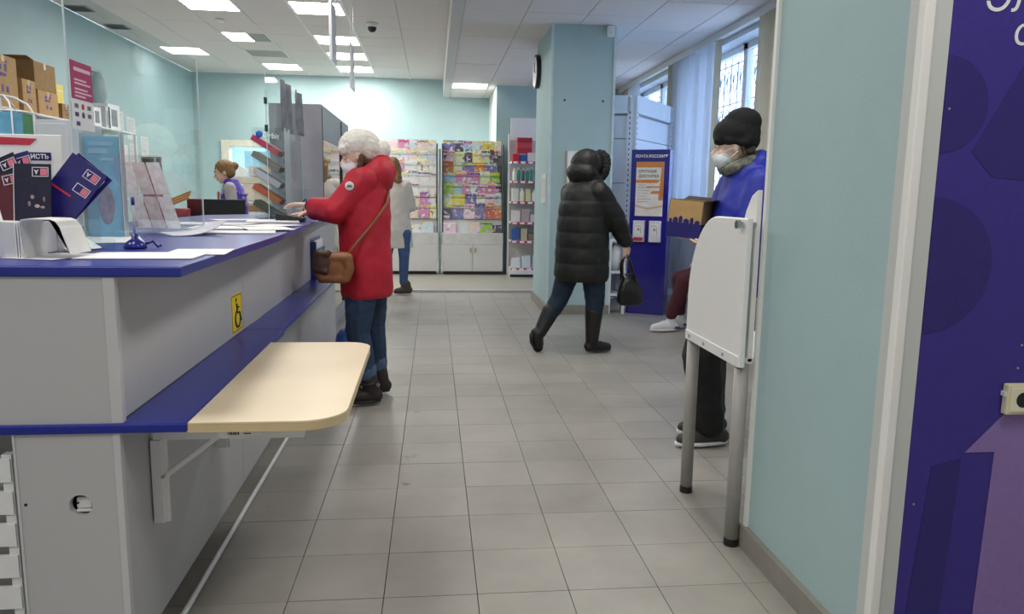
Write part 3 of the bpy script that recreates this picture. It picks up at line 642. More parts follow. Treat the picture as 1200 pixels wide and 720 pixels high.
# gum stand
gs = thing('gum_stand', 'clear acrylic tiered stand full of colourful chewing gum packs', 'stand', (-1.14, 5.5, ZC))
GX0, GX1, GY0, GY1 = -1.25, -1.03, 5.43, 5.62
for y in (GY0, GY1): bx('side_plate', (GX0, y-.002, ZC), (GX1, y+.002, 1.72), M_ACRYL, gs)
bx('spine', (GX1-.003, GY0, ZC), (GX1, GY1, 1.72), M_ACRED, gs); bx('header', (GX0+.02, GY0-.004, 1.64), (GX1-.01, GY0-.001, 1.715), M_ACRYL, gs)
bx('base', (GX0, GY0, ZC), (GX1, GY1, ZC+.008), M_ACRYL, gs)
MB().ell((-1.20, GY0-.006, 1.672), (.024, .006, .024), n=12).build('blue_ball', mat('logo_blue', '#2f5fc0', .3), gs, True)
text('lettering', 'Orbit', .05, (-1.18, GY0-.008, 1.655), (1, 0, -.12), (.12, 0, 1), mat('white_ink', '#f4f4f4', .4), gs, bold=.001)
cols = (('#d8306a', '#e8c628', '#2f8f6a', '#cf3b8e'), ('#8f8a80', '#b7ab98', '#6f7468', '#c7c1b4'), ('#d9d6de', '#e6e4ea', '#7c84b8', '#dcdce4'), ('#d8643a', '#c83c30', '#e08a4a', '#d0503a'), ('#4f5a40', '#a8a04a', '#b05a50', '#6a7a50'))
cname = ('pink and yellow', 'grey and stone', 'white and lilac', 'orange and red', 'olive and rust'); gum = MB().box((0, -.020, -.012), (.215, .020, .030), .003).mesh('gum', M_OBJ)
for i in range(5):
    zt = 1.66-.112*i
    d = Vector((1, 0, -.62)).normalized()
    MB().prism([(GX0-.02, GY0, zt-.032), (GX1, GY0, zt-.032-.62*(GX1-GX0+.02)), (GX1, GY0, zt-.036-.62*(GX1-GX0+.02)), (GX0-.02, GY0, zt-.036)], (0, GY1-GY0, 0)).build('tray', M_ACRYL, gs)
    for k in range(4):
        o = bpy.data.objects.new('gum_pack', gum); COL.objects.link(o); o.location = (GX0-.01, GY0+.025+k*.045, zt-.012)
        o.rotation_euler = (0, math.atan(.62), 0); o.color = lin(cols[i][k])
        tag(o, 'gum pack in the %s tier of the clear stand, %s from the front' % (cname[i], ('first', 'second', 'third', 'fourth')[k]), 'gum pack', 'gum packs in the clear stand')
# payment terminal with blue pen
pt = thing('payment_terminal', 'black payment terminal under the hand of the person in red', 'terminal', (-.86, 4.78, ZC))
MB().prism([(-.97, 4.74, ZC), (-.80, 4.74, ZC), (-.80, 4.74, ZC+.025), (-.97, 4.74, ZC+.055)], (0, .085, 0), .004).build('body', M_BLACK, pt)
bx('screen', (-.965, 4.755, ZC+.0525), (-.90, 4.81, ZC+.056), mat('terminal_screen', '#3c4a5a', .2), pt)
for k in range(9): bx('key', (-.885+.022*(k % 3), 4.755+.02*(k//3), ZC+.03), (-.869+.022*(k % 3), 4.768+.02*(k//3), ZC+.044-.004*(k % 3)), M_GMETAL, pt)
o = MB().tube([(-.86, 5.10, ZC), (-.858, 5.10, 1.20), (-.855, 5.10, 1.225), (-.845, 5.10, 1.235), (-.838, 5.10, 1.22)], .005, 8).build('pen_holder', M_PENB, None, True); tag(o, 'bent blue pen standing behind the payment terminal', 'pen')
bxx = thing('clear_box', 'small clear plastic box behind the gum stand', 'box', (-1.0, 5.8, ZC)); bx('walls', (-1.04, 5.75, ZC), (-.93, 5.95, 1.30), M_ACRYL, bxx); bx('slip_stack', (-1.03, 5.77, ZC), (-.94, 5.93, 1.16), M_PAPER, bxx)

# ================================================================ STAFF SIDE
sd = thing('staff_desk', 'grey work desk behind the counter carrying the black monitor', 'desk', (-2.1, 6.8, 0))
bx('desktop', (-2.75, 6.46, .92), (-1.55, 7.3, .95), M_GREYLAM, sd, .003)
for x in (-2.7, -1.6):
    for y in (6.5, 7.25): bx('leg', (x-.02, y-.02, 0), (x+.02, y+.02, .92), M_GMETAL, sd)
mn = thing('monitor', 'black monitor seen from behind over the counter', 'monitor', (-1.88, 6.8, .95))
bx('casing', (-2.13, 6.78, .99), (-1.64, 6.805, 1.208), M_BLACK, mn, .005); bx('stand_neck', (-1.92, 6.79, .95), (-1.86, 6.82, 1.05), M_BLACK, mn); bx('stand_foot', (-2.0, 6.72, .95), (-1.78, 6.9, .965), M_BLACK, mn, .003)
pc = thing('picture_calendar', 'small reddish picture calendar standing behind the acrylic screen', 'calendar', (-2.38, 6.65, .95))
bx('board', (-2.44, 6.65, .95), (-2.28, 6.66, 1.555), mat('calendar', '#7a4a4c', .5, noise_amt=.5, noise_scale=18, col2='#c9b0a4'), pc); bx('header', (-2.43, 6.646, 1.49), (-2.29, 6.65, 1.54), mat('cal_dark', '#4a3030', .5), pc)
for k in range(3): bx('divider', (-2.43, 6.644, 1.14+.1*k), (-2.29, 6.65, 1.145+.1*k), M_PAPER2, pc)
sl = thing('basket', 'red and orange basket of small goods behind the screen', 'basket', (-2.2, 6.55, .95))
bx('basket_body', (-2.32, 6.5, .95), (-2.05, 6.62, 1.13), mat('basket_red', '#b8555a', .5, noise_amt=.3, noise_scale=20), sl, .01)
for k in range(3): MB().box((-.1, -.01, -.008), (.13, .01, .008), mtx=Matrix.Translation((-2.15, 6.53+.03*k, 1.17+.025*k)) @ Matrix.Rotation(-.4, 4, 'Y')).build('stick_pack', mat('amber', '#c89a4a', .4), sl)
# stacked cream boxes on a side table near the doorway
st = thing('side_table', 'low table with piled boxes near the doorway', 'table', (-2.35, 10.5, 0))
bx('table_top', (-2.75, 10.2, .80), (-1.85, 10.9, .83), M_GREYLAM, st)
for x in (-2.7, -1.9):
    for y in (10.25, 10.85): bx('leg', (x-.02, y-.02, 0), (x+.02, y+.02, .80), M_GMETAL, st)
M_CREAM = mat('cream_box', '#d8cfbc', .6)
z = .83
for k, (h, wd, dx, c_) in enumerate(((.14, .55, 0, M_CARD), (.05, .6, .03, M_PAPER), (.10, .5, -.02, M_CARDD), (.04, .62, .02, M_PAPER), (.22, .45, -.01, M_CREAM), (.10, .55, -.08, M_CREAM), (.14, .38, .05, M_CREAM))):
    t = thing('stacked_box', 'box in the pile by the doorway, %s from the table' % ('first', 'second', 'third', 'fourth', 'fifth', 'sixth', 'topmost')[k], 'box', (-2.3+dx, 10.5, z), 0, 'boxes piled by the doorway')
    bx('body', (-2.3+dx-wd/2, 10.35, z), (-2.3+dx+wd/2, 10.75, z+h-.006), c_, t, .004); bx('lid_seam', (-2.3+dx-wd/2, 10.349, z+h-.02), (-2.3+dx+wd/2, 10.35, z+h-.006), M_PAPER2, t); z += h
# back-room cabinet seen in the doorway
bc = thing('white_cabinet', 'white open cabinet inside the lit back room', 'cabinet', (-2.9, YB+1.6, 0)); bx('carcass', (-3.05, YB+1.3, 0), (-2.4, YB+1.9, 1.75), M_WHITE, bc); bx('dark_opening', (-2.97, YB+1.29, .9), (-2.48, YB+1.3, 1.67), mat('teal_dark', '#35646e', .5), bc)
bd = thing('glazed_door', 'pale blue glazed door standing open inside the back room', 'door', (-3.45, YB+.9, 0)); bx('leaf', (-3.62, YB+.9, .0), (-3.10, YB+.94, 2.05), mat('pale_blue_door', '#b9d8e6', .3), bd); bx('handle', (-3.16, YB+.87, 1.0), (-3.13, YB+.9, 1.1), M_CHROME, bd)

# left wall shelving with cardboard boxes
def shelving(y0, y1, lab, zt=2.0):
    t = thing('shelving_unit', lab, 'shelving', (-4.05, (y0+y1)/2, 0))
    for y in (y0, y1):
        for x in (-4.24, -3.84): bx('upright', (x-.015, y-.015, 0), (x+.015, y+.015, zt), M_WMETAL, t)
    for k, z in enumerate((.35, .75, 1.15, 1.55, zt-.02)): bx('shelf', (-4.255, y0-.015, z), (-3.825, y1+.015, z+.02), M_WMETAL, t, .002)
    return t
shelving(6.9, 8.9, 'white shelving on the left wall with cardboard boxes on top'); shelving(9.05, 10.3, 'white shelving on the left wall beside the A4 sheets')
def carton(x0, x1, y0, y1, z0, z1, lab, printed, open_=False, m=M_CARD):
    t = thing('carton', lab, 'carton', ((x0+x1)/2, (y0+y1)/2, z0), 0, 'cardboard boxes on the wall shelving')
    bx('body', (x0, y0, z0), (x1, y1, z1), m, t, .004); bx('tape', (x1-.001, (y0+y1)/2-.02, z1-.06), (x1+.001, (y0+y1)/2+.02, z1), mat('tape', '#c4a676', .3), t)
    if printed:
        yc = (y0+y1)/2; p = MB(); s_ = (y1-y0)
        for (a, b, w_, h_) in ((-.12, .72, .10, .10), (.08, .70, .08, .14), (-.02, .60, .22, .06), (-.15, .58, .06, .12), (-.08, .30, .07, .14), (.10, .30, .09, .12), (.12, .86, .06, .05)):
            p.box((x1, yc+s_*(a-w_/2), z0+(z1-z0)*b), (x1+.0012, yc+s_*(a+w_/2), z0+(z1-z0)*(b+h_)))
        p.build('purple_print', M_PURPLE, t)
        p = MB(); xc = (x0+x1)/2; q = x1-x0
        for (a, b, w_, h_) in ((-.12, .72, .10, .10), (.08, .66, .08, .18), (-.02, .60, .30, .06), (-.10, .30, .12, .14), (.10, .30, .12, .12)): p.box((xc+q*(a-w_/2), y0-.0012, z0+(z1-z0)*b), (xc+q*(a+w_/2), y0, z0+(z1-z0)*(b+h_)))
        p.build('purple_print', M_PURPLE, t)
    if open_:
        MB().prism([(x0, y0, z1), (x1, y0, z1), (x1-.02, y0-.09, z1+.03), (x0+.02, y0-.09, z1+.03)], (0, .003, .003)).build('flap', M_CARDD, t)
carton(-4.22, -3.88, 7.22, 7.66, 2.0, 2.47, 'large printed cardboard box at the left end of the shelf top', True)
carton(-4.2, -3.88, 7.74, 7.98, 2.0, 2.31, 'medium printed cardboard box second along the shelf top', True)
carton(-4.2, -3.9, 8.06, 8.46, 2.0, 2.25, 'lower cardboard box of the pair stacked on the shelf top', True)
carton(-4.22, -3.9, 8.02, 8.44, 2.25, 2.52, 'open cardboard box on top of the stacked pair', False, True, M_CARDD)
carton(-4.15, -3.9, 8.54, 8.72, 2.0, 2.17, 'small printed cardboard box at the far end of the shelf top', True, False, M_CARDD)
t = thing('yellow_pack', 'yellow pack standing on the small cardboard box', 'pack', (-4.0, 8.62, 2.17)); bx('body', (-4.06, 8.55, 2.17), (-3.95, 8.70, 2.37), mat('yellow_pack', '#e3cf57', .5), t, .003); bx('flap_line', (-3.951, 8.56, 2.30), (-3.949, 8.69, 2.31), M_PAPER, t)
for k, (y, w_, h, c_) in enumerate(((9.32, .22, .22, '#e9e9ea'), (9.62, .12, .26, '#c9c9cc'), (9.80, .34, .30, '#ececee'))):
    t = thing('white_carton', 'white product box on the farther shelving, %s' % ('nearest one', 'narrow grey-printed one', 'widest one with black print')[k], 'box', (-4, y, 2.0), 0, 'white product boxes on the farther shelving')
    bx('body', (-4.15, y-w_/2, 2.0), (-3.88, y+w_/2, 2.0+h), mat('pack%d' % k, c_, .4), t, .003)
    p = MB(); p.box((-3.88, y-w_*.25, 2.04), (-3.8788, y+w_*.25, 2.0+h*.8)); p.box((-4.10, y-w_/2-.0012, 2.05), (-3.95, y-w_/2, 2.0+h*.75)); p.build('print', mat('pack_print', '#7f7f86', .5, noise_amt=.5, noise_scale=40), t)
# goods on lower shelves
gc = ['#cfd3d6', '#e8e6e0', '#6d7f8f', '#b8c4cc', '#a59a8c', '#dcdcdc', '#8fa0a8', '#e0d090']; gn = ['silver', 'white', 'slate', 'pale blue', 'stone', 'light grey', 'grey blue', 'straw']
n = 0
for zi, z in enumerate((1.17, 1.57)):
    for ys, yn in ((7.05, 'nearer'), (9.15, 'farther')):
        y = ys
        for k in range(6 if ys < 8 else 5):
            w_ = random.uniform(.12, .26); h = random.uniform(.14, .32); ci = (n*3+zi) % 8
            if y + w_ > (8.85 if ys < 8 else 10.25): break
            o = bx('shelf_box', (-4.18, y, z), (-3.86, y+w_, z+h), M_OBJ, None, .003); o.color = lin(gc[ci])
            tag(o, '%s box on %s shelf of %s wall shelving, number %s from near end' % (gn[ci], ('middle', 'upper')[zi], yn, ('one', 'two', 'three', 'four', 'five', 'six')[k]), 'box', 'boxes on the left wall shelving'); y += w_+.03; n += 1
# A4 sheets on the left wall
for k, (y, z, lab) in enumerate(((10.75, 2.03, 'upper'), (10.72, 1.70, 'lower'), (11.15, 1.98, 'upper, farther'), (11.2, 1.62, 'lower, farther'), (11.62, 1.75, 'single, farthest'))):
    t = thing('wall_sheet', 'white notice sheet taped to the left wall, %s one beside the shelving' % lab, 'notice', (XL+.004, y, z), 0, 'notices on the left wall')
    bx('paper', (XL+.0005, y, z), (XL+.003, y+.30, z+.31), M_PAPER2, t); p = MB()
    for j in range(6): p.box((XL+.003, y+.04, z+.26-.035*j), (XL+.0036, y+.26-.03*(j % 3), z+.268-.035*j))
    p.build('text_lines', mat('grey_ink', '#a9abb0', .6), t)
t = thing('hanging_bag', 'clear plastic bag hanging from a wall hook above the shelving', 'bag', (XL+.05, 10.2, 2.35)); bx('hook_rail', (XL, 10.05, 2.74), (XL+.03, 10.4, 2.78), M_GMETAL, t)
MB().tube([(XL+.05, 10.2, 2.74), (XL+.06, 10.2, 2.65), (XL+.06, 10.2, 2.45), (XL+.06, 10.2, 2.36)], [.02, .07, .09, .05], 10).build('film', mat('film', '#c6d4d6', .2, transl=.5), t, True)
# white locker with sheet, behind the near counter
lk = thing('locker', 'pale grey metal locker with small keyhole behind the leaflets', 'locker', (-2.0, 4.4, 0))
bx('body', (-2.30, 4.4, 0), (-1.975, 4.8, 1.65), mat('locker_grey', '#ccd0d6', .4, noise_amt=.02), lk, .004); bx('door', (-2.285, 4.392, .1), (-1.99, 4.4, 1.63), mat('locker_door', '#d3d7dd', .4, noise_amt=.02), lk, .002)
MB().cyl((-2.02, 4.385, 1.30), (-2.02, 4.392, 1.30), .009, n=10).build('lock', M_CHROME, lk); bx('label_strip', (-2.18, 4.389, 1.56), (-2.03, 4.392, 1.566), M_GMETAL, lk)
# wire carousel with green and teal cards
wc = thing('card_carousel', 'white wire spinner rack with teal and yellow cards', 'rack', (-1.80, 3.4, ZC))
wm = MB()
for k in range(8):
    a = k*PI/4; c_, s_ = math.cos(a), math.sin(a)
    wm.tube([(-1.80+.13*c_, 3.4+.13*s_, ZC), (-1.80+.13*c_, 3.4+.13*s_, 1.59), (-1.80+.11*c_, 3.4+.11*s_, 1.625), (-1.80+.06*c_, 3.4+.06*s_, 1.652), (-1.80, 3.4, 1.662)], .0035, 6)
for z in (1.11, 1.36, 1.59): wm.tube([(-1.80+.13*math.cos(a), 3.4+.13*math.sin(a), z) for a in [k*PI/12 for k in range(25)]], .0035, 6)
wm.build('wire_frame', M_WMETAL, wc, True)
MB().cyl((-1.80, 3.4, ZC), (-1.80, 3.4, 1.655), .008).build('pole', M_WMETAL, wc)
for k in range(8):
    a = -PI/2 + k*PI/4; mt = Matrix.Translation((-1.80+.105*math.cos(a), 3.4+.105*math.sin(a), 1.48)) @ Matrix.Rotation(a+PI/2, 4, 'Z')
    t = thing('greeting_card', 'card in the wire spinner rack, %s' % ('teal front one with black disc', 'blue one', 'green one at the side', 'pale back one', 'cream back one', 'grey back one', 'white side one', 'mint one')[k], 'card', (-1.80, 3.4, 1.4), 0, 'cards in the wire spinner rack')
    MB().box((-.045, -.003, -.11), (.045, .003, .105), mtx=mt).build('card', mat('card%d' % k, ('#5fb0a8', '#6fb4d0', '#5aa06a', '#cfe0dc', '#e8e0c0', '#b0b8bc', '#f0f0f0', '#9fd0bc')[k], .4, noise_amt=.1), t)
    if k in (0, 1, 7):
        MB().cyl(mt @ Vector((0, -.0035, -.035)), mt @ Vector((0, -.005, -.035)), .026, n=18).build('disc', M_BLACK, t); MB().cyl(mt @ Vector((0, -.005, -.035)), mt @ Vector((0, -.006, -.035)), .009, n=12).build('disc_centre', M_YELLOW, t)
        MB().box((-.04, -.0045, -.10), (.04, -.003, -.075), mtx=mt).build('yellow_band', mat('band_y', '#d8cf6a', .5), t)

# ================================================================ TALL CABINET WITH GLASS DOORS
cb = thing('glass_front_cabinet', 'tall grey cabinet with mirror-like glass doors behind the person in red', 'cabinet', (-1.3, 7.6, 0))
M_CAB = mat('cabinet_grey', '#a7a7b0', .45, noise_amt=.03)
CX0, CX1, CYa, CYb, CZ = -1.385, -.95, 6.64, 8.67, 2.0
bx('side_panel', (CX0, CYa, 0), (CX1, CYa+.03, CZ), M_CAB, cb); bx('side_panel', (CX0, CYb-.03, 0), (CX1, CYb, CZ), M_CAB, cb); bx('back_panel', (CX0, CYa+.03, 0), (CX0+.02, CYb-.03, CZ), M_CAB, cb)
bx('top', (CX0, CYa, CZ), (CX1, CYb, CZ+.02), M_CAB, cb); bx('bottom', (CX0+.02, CYa+.03, 0), (CX1, CYb-.03, .15), M_CAB, cb)
bx('header', (CX1-.02, CYa+.03, 1.74), (CX1, 7.98, CZ), mat('header_grey', '#9ea4ac', .4), cb); bx('header', (CX1-.02, 8.04, 1.74), (CX1, CYb-.03, CZ), MATS['header_grey'], cb)
bx('mullion', (CX1-.02, 7.98, .15), (CX1+.008, 8.04, CZ), mat('dark_frame', '#4c4a4a', .4), cb)
MB().box((CX1-.02, CYa+.025, .15), (CX1+.004, CYa+.04, CZ)).build('dark_edge', MATS['dark_frame'], cb)
M_MIRG = clear('mirror_glass', '#cfd6d8', .5, .02, .55)
bx('glass_door', (CX1-.012, CYa+.03, .15), (CX1-.006, 7.98, 1.74), M_MIRG, cb); bx('glass_door', (CX1-.012, 8.04, .15), (CX1-.006, CYb-.03, 1.74), M_MIRG, cb)
for z in (.55, .95, 1.35): bx('shelf', (CX0+.02, CYa+.03, z), (CX1-.05, CYb-.03, z+.02), M_CAB, cb)
# blue bag on the floor
bb = thing('blue_bag', 'small blue bag on the floor behind the person in red', 'bag', (-.66, 5.75, 0))
MB().rings([[(-.67+a*math.cos(2*PI*k/16)*(1), 5.75+b*math.sin(2*PI*k/16), z) for k in range(16)] for a, b, z in ((.05, .08, 0), (.085, .13, .03), (.09, .14, .12), (.075, .12, .2), (.05, .09, .235))]).build('body', mat('bag_blue', '#27489a', .45, noise_amt=.2), bb, True)
MB().tube([(-.67, 5.68, .22), (-.66, 5.68, .29), (-.66, 5.75, .315), (-.66, 5.82, .29), (-.67, 5.82, .22)], .008, 6).build('handle', MATS['bag_blue'], bb, True)

# ================================================================ MAGAZINE RACKS
PALW = [('#f0eedf', 'cream'), ('#f2d9de', 'pale pink'), ('#f6ef9c', 'pale yellow'), ('#e9e6ea', 'off-white'), ('#cfe0ea', 'pale blue'), ('#e8d4b4', 'buff'), ('#d9dccf', 'grey-green')]
PALC = [('#9ecb3c', 'lime green'), ('#e2d74a', 'yellow'), ('#d98ab4', 'pink'), ('#857ab2', 'violet'), ('#d7e6b0', 'pale green'), ('#e58a3a', 'orange'), ('#9cc7dc', 'sky blue'), ('#e8e2da', 'cream'), ('#c9675e', 'red'), ('#5a5560', 'dark grey'), ('#e9c8d4', 'rose')]
ORD = ['first', 'second', 'third', 'fourth', 'fifth', 'sixth', 'seventh', 'eighth', 'ninth']
mags = {}
def magazine(x, y, z, wd, ht, tilt, colr, lab, grp, m=M_COVER):
    key = (round(wd, 2), round(ht, 2), m.name)
    if key not in mags: mags[key] = MB().box((0, -.004, 0), (key[0], .004, key[1])).mesh('magazine', m)
    o = bpy.data.objects.new('magazine', mags[key]); COL.objects.link(o); o.location = (x, y, z); o.rotation_euler = (-tilt, 0, 0); o.color = lin(colr)
    return tag(o, lab, 'magazine', grp)
def rack(x0, lab, rname, pal, news):
    wd = .98; yf = 12.04; t = thing('magazine_rack', lab, 'rack', (x0+wd/2, yf+.2, 0))
    bx('plinth', (x0+.02, yf+.03, 0), (x0+wd-.02, yf+.4, .05), M_BLACK, t); bx('cabinet_body', (x0, yf+.02, .05), (x0+wd, yf+.42, .49), M_WHITE, t)
    for k in (0, 1):
        d = bx('door', (x0+.006+k*wd/2, yf, .055), (x0+wd/2-.004+k*wd/2, yf+.018, .485), mat('rack_door', '#deddd9', .4, noise_amt=.01), t, .003)
        hx = x0+wd/2-.045+k*.075; MB().box((hx, yf-.02, .36), (hx+.02, yf, .43), .004).build('handle', mat('brass', '#b8a878', .35, metal=.6), d)
    bx('fascia', (x0, yf+.01, .49), (x0+wd, yf+.03, .665), mat('fascia', '#dcdbd8', .4), t)
    bx('lower_tray', (x0, yf+.02, .65), (x0+wd, yf+.3, .67), M_WHITE, t); bx('back_board', (x0, yf+.40, .49), (x0+wd, yf+.42, 2.1), M_PAPER2, t)
    for x in (x0-.005, x0+wd-.015): bx('side_panel', (x, yf+.1, .49), (x+.02, yf+.42, 2.08), mat('rack_side', '#55545c', .4), t)
    bx('lower_back', (x0+.015, yf+.13, .67), (x0+wd-.015, yf+.14, .89), M_WHITE, t)
    g = 'magazines on the %s rack' % rname; tiers = 8
    for k in range(tiers):
        z = 1.925 - .172*k if k < 7 else .672; y = yf + .36 - .038*k if k < 7 else yf+.08
        if k < 7:
            bx('tier', (x0+.015, y-.035, z-.01), (x0+wd-.015, y+.025, z), M_WHITE, t); bx('tier_lip', (x0+.015, y-.037, z-.01), (x0+wd-.015, y-.035, z+.03), M_ACRYL, t)
        x = x0+.02; n = 0
        while True:
            w_ = random.choice((.12, .14, .16, .18, .20))
            if k == 7: w_ = random.choice((.16, .20))
            if x + w_ > x0+wd-.03:
                w_ = x0+wd-.022-x
                if w_ < .06: break
            if k == 7 and news is False and n == 1: x += .22
            c_, cn = random.choice(pal if random.random() < .8 else PALW)
            mm = M_COVER
            if news and k in (3, 4) and n > 0: mm = M_NEWS; c_, cn = '#e8e6e2', 'newsprint grey'
            h = random.choice((.22, .24, .26)) if k else .235
            if k == 7: h = random.choice((.13, .17))
            magazine(x, y-.012, z, w_, h, .16, c_, '%s magazine, %s tier of the %s rack, %s from its left end' % (cn, 'lowest' if k == 7 else ORD[k], rname, ORD[n]), g, mm)
            x += w_+.004; n += 1
    return t
rack(-.92, 'white magazine rack left of the gap, partly behind the person in white', 'left-hand', PALW+PALC[:3], True)
rack(.135, 'white magazine rack with two doors in the middle of the far wall', 'two-door', PALC, False)
t = thing('display_post', 'narrow pale grey display post in the gap between the magazine racks', 'post', (.095, 12.3, 0)); bx('post', (.078, 12.2, 0), (.118, 12.24, 2.0), M_WMETAL, t); bx('foot', (.07, 12.1, 0), (.126, 12.34, .03), M_GMETAL, t)
for z in (.35, .8, 1.2): bx('pocket', (.074, 12.17, z), (.122, 12.2, z+.22), M_PAPER2, t)
# goods gondola
gd = thing('goods_shelving', 'white shelving of household goods with red price rails beside the pillar', 'shelving', (1.55, 12.0, 0))
GA, GB = 1.20, 2.0
bx('base', (GA, 11.70, 0), (GB, 12.14, .11), M_WMETAL, gd); bx('back_panel', (GA, 12.11, .11), (GB, 12.14, 2.2), mat('gondola_back', '#cfcbc8', .5), gd); bx('header_board', (GA+.02, 12.08, 2.15), (GB, 12.11, 2.5), M_WHITE, gd)
for x in (GA, GB): bx('upright', (x-.015, 12.08, 0), (x+.015, 12.14, 2.25), M_WMETAL, gd)
bx('dark_foot', (GA, 11.69, 0), (GB, 11.70, .04), M_BLACK, gd)
LV = (.14, .575, .87, 1.19, 1.51, 1.81)
M_RAIL = mat('price_rail', '#c0425c', .35)
for z in LV:
    s_ = bx('shelf', (GA+.01, 11.74, z-.03), (GB-.01, 12.11, z), M_WMETAL, gd); bx('price_rail', (GA+.01, 11.725, z-.04), (GB-.01, 11.738, z), M_RAIL, s_)
    m = MB()
    for k in range(6): m.box((GA+.03+k*.12, 11.722, z-.036), (GA+.10+k*.12, 11.725, z-.006))
    m.build('price_tickets', M_PAPER, s_)['kind'] = 'stuff'
lvname = ('bottom', 'second-lowest', 'third', 'fourth', 'fifth', 'top'); itc = (('#d8dde2', '#cfd8e0', '#b8c6d0', '#e6e8ea'), ('#5a68a0', '#3f5fa0', '#c9c0a0', '#8a7a6a'), ('#d9c4c8', '#cbb8b4', '#e2dcd8', '#b8a8a8'), ('#e8e6c8', '#d9d29a', '#f0eeea', '#dcdcd0'), ('#2f7a68', '#3a8a74', '#2f6f6a', '#dfe6dc'), ('#c02a3c', '#b8243a', '#2f58a8', '#e4d8d0'))
itn = (('pale', 'blue-white', 'grey-blue', 'white'), ('blue', 'bright blue', 'tan', 'brown'), ('pink', 'beige', 'white', 'mauve'), ('cream', 'yellow', 'white', 'ivory'), ('green', 'light green', 'dark green', 'white'), ('red', 'crimson', 'blue', 'cream'))
for li, z in enumerate(LV):
    x = GA+.03; n = 0
    while n < 9:
        if li == 4: w_, h, rnd = .055, random.uniform(.18, .22), True
        elif li == 0: w_, h, rnd = .15, random.uniform(.14, .28), False
        elif li == 3: w_, h, rnd = random.choice((.08, .1)), random.uniform(.14, .22), n % 2 == 1
        else: w_, h, rnd = random.choice((.1, .13)), random.uniform(.1, .22), False
        if x + w_ > GB-.03: break
        ci = (n + li) % 4 if li != 4 else (n % 3 if n else 3); m = MB(); y = 11.78+random.uniform(0, .02)
        if rnd:
            r = w_/2; m.lathe((x+r, y+r, z), [(r*.9, 0), (r, .006), (r, h*.72), (r*.45, h*.82), (r*.4, h*.86)], 12); o = thing('bottle', '', 'bottle', (x+r, y+r, z)); m.build('body', M_OBJ, o, True).color = lin(itc[li][ci])
            MB().lathe((x+r, y+r, z), [(r*.5, h*.86), (r*.5, h*.99), (r*.3, h)], 10).build('cap', M_WHITE, o, True); kind = 'bottle'
        else:
            if li == 0: m.prism([(x, y, z), (x+w_, y, z), (x+w_*.92, y+.03, z+h), (x+.1*w_, y+.03, z+h*.9)], (0, .14, 0), .012)
            else: m.box((x, y, z), (x+w_, y+.16, z+h), .003)
            o = m.build('goods_pack', M_OBJ); o.color = lin(itc[li][ci]); kind = 'pack'
        tag(o, '%s %s on the %s shelf of the red-railed shelving, %s from its left end' % (itn[li][ci], kind, lvname[li], ORD[n]), kind, 'household goods on the red-railed shelving'); x += w_+.015; n += 1
for k, z in enumerate((1.94, 2.02, 2.10)):
    o = bx('goods_pack', (GA+.1, 11.8, z), (GA+.33, 11.95, z+.075), M_OBJ); o.color = lin(('#b8243a', '#c84a54', '#a81f34')[k]); tag(o, 'red flat pack piled above the top shelf, %s from below' % ORD[k], 'pack', 'red packs piled on the top shelf')

# ================================================================ RIGHT SIDE
# clock on the pillar
ck = thing('wall_clock', 'round wall clock with black rim on the side of the pillar', 'clock', (PX0, 8.98, 2.72))
MB().tube([(PX0, 8.98, 2.72), (PX0-.05, 8.98, 2.72)], .19, 32).build('rim', M_BLACK, ck, False); MB().tube([(PX0-.05, 8.98, 2.72), (PX0-.053, 8.98, 2.72)], .165, 32).build('dial', M_WHITE, ck)
m = MB(); m.tube([(PX0-.056, 8.98, 2.72), (PX0-.056, 8.98, 2.83)], .005, 6); m.tube([(PX0-.056, 8.98, 2.72), (PX0-.056, 8.90, 2.70)], .006, 6); m.build('hands', M_BLACK, ck)
t = thing('wall_sensor', 'small white sensor box at the top corner of the pillar', 'sensor', (1.84, PY0, 2.94)); bx('housing', (1.79, PY0-.06, 2.93), (1.87, PY0, 3.04), M_WMETAL, t, .01); bx('lens', (1.81, PY0-.063, 2.95), (1.85, PY0-.06, 2.98), M_PAPER2, t)
t = thing('light_switch', 'white double switch low on the side of the pillar', 'switch', (PX0, 8.35, 1.35)); bx('plate', (PX0-.012, 8.2, 1.2), (PX0, 8.5, 1.52), M_WHITE, t, .003); bx('rocker', (PX0-.018, 8.26, 1.25), (PX0-.012, 8.44, 1.47), M_PAPER2, t)
nb = thing('notice_board', 'white framed notice board on the pillar behind the hooded person', 'notice board', (1.6, PY0, 1.3))
bx('board', (1.41, PY0-.035, 1.15), (1.80, PY0-.002, 1.755), M_WHITE, nb, .004); bx('side_strip', (1.395, PY0-.02, 1.15), (1.41, PY0-.002, 1.755), M_GMETAL, nb)  # narrow grey strip along one side of the board
for k in range(2): bx('sheet', (1.43+k*.19, PY0-.037, 1.35), (1.60+k*.19, PY0-.035, 1.72), M_PAPER, nb)
for k, (x, z) in enumerate(((1.37, 2.28), (1.78, 2.28))):
    MB().cyl((x, PY0-.003, z), (x, PY0+.002, z), .012, n=10).build('drilled_hole', M_BLACK, pl)
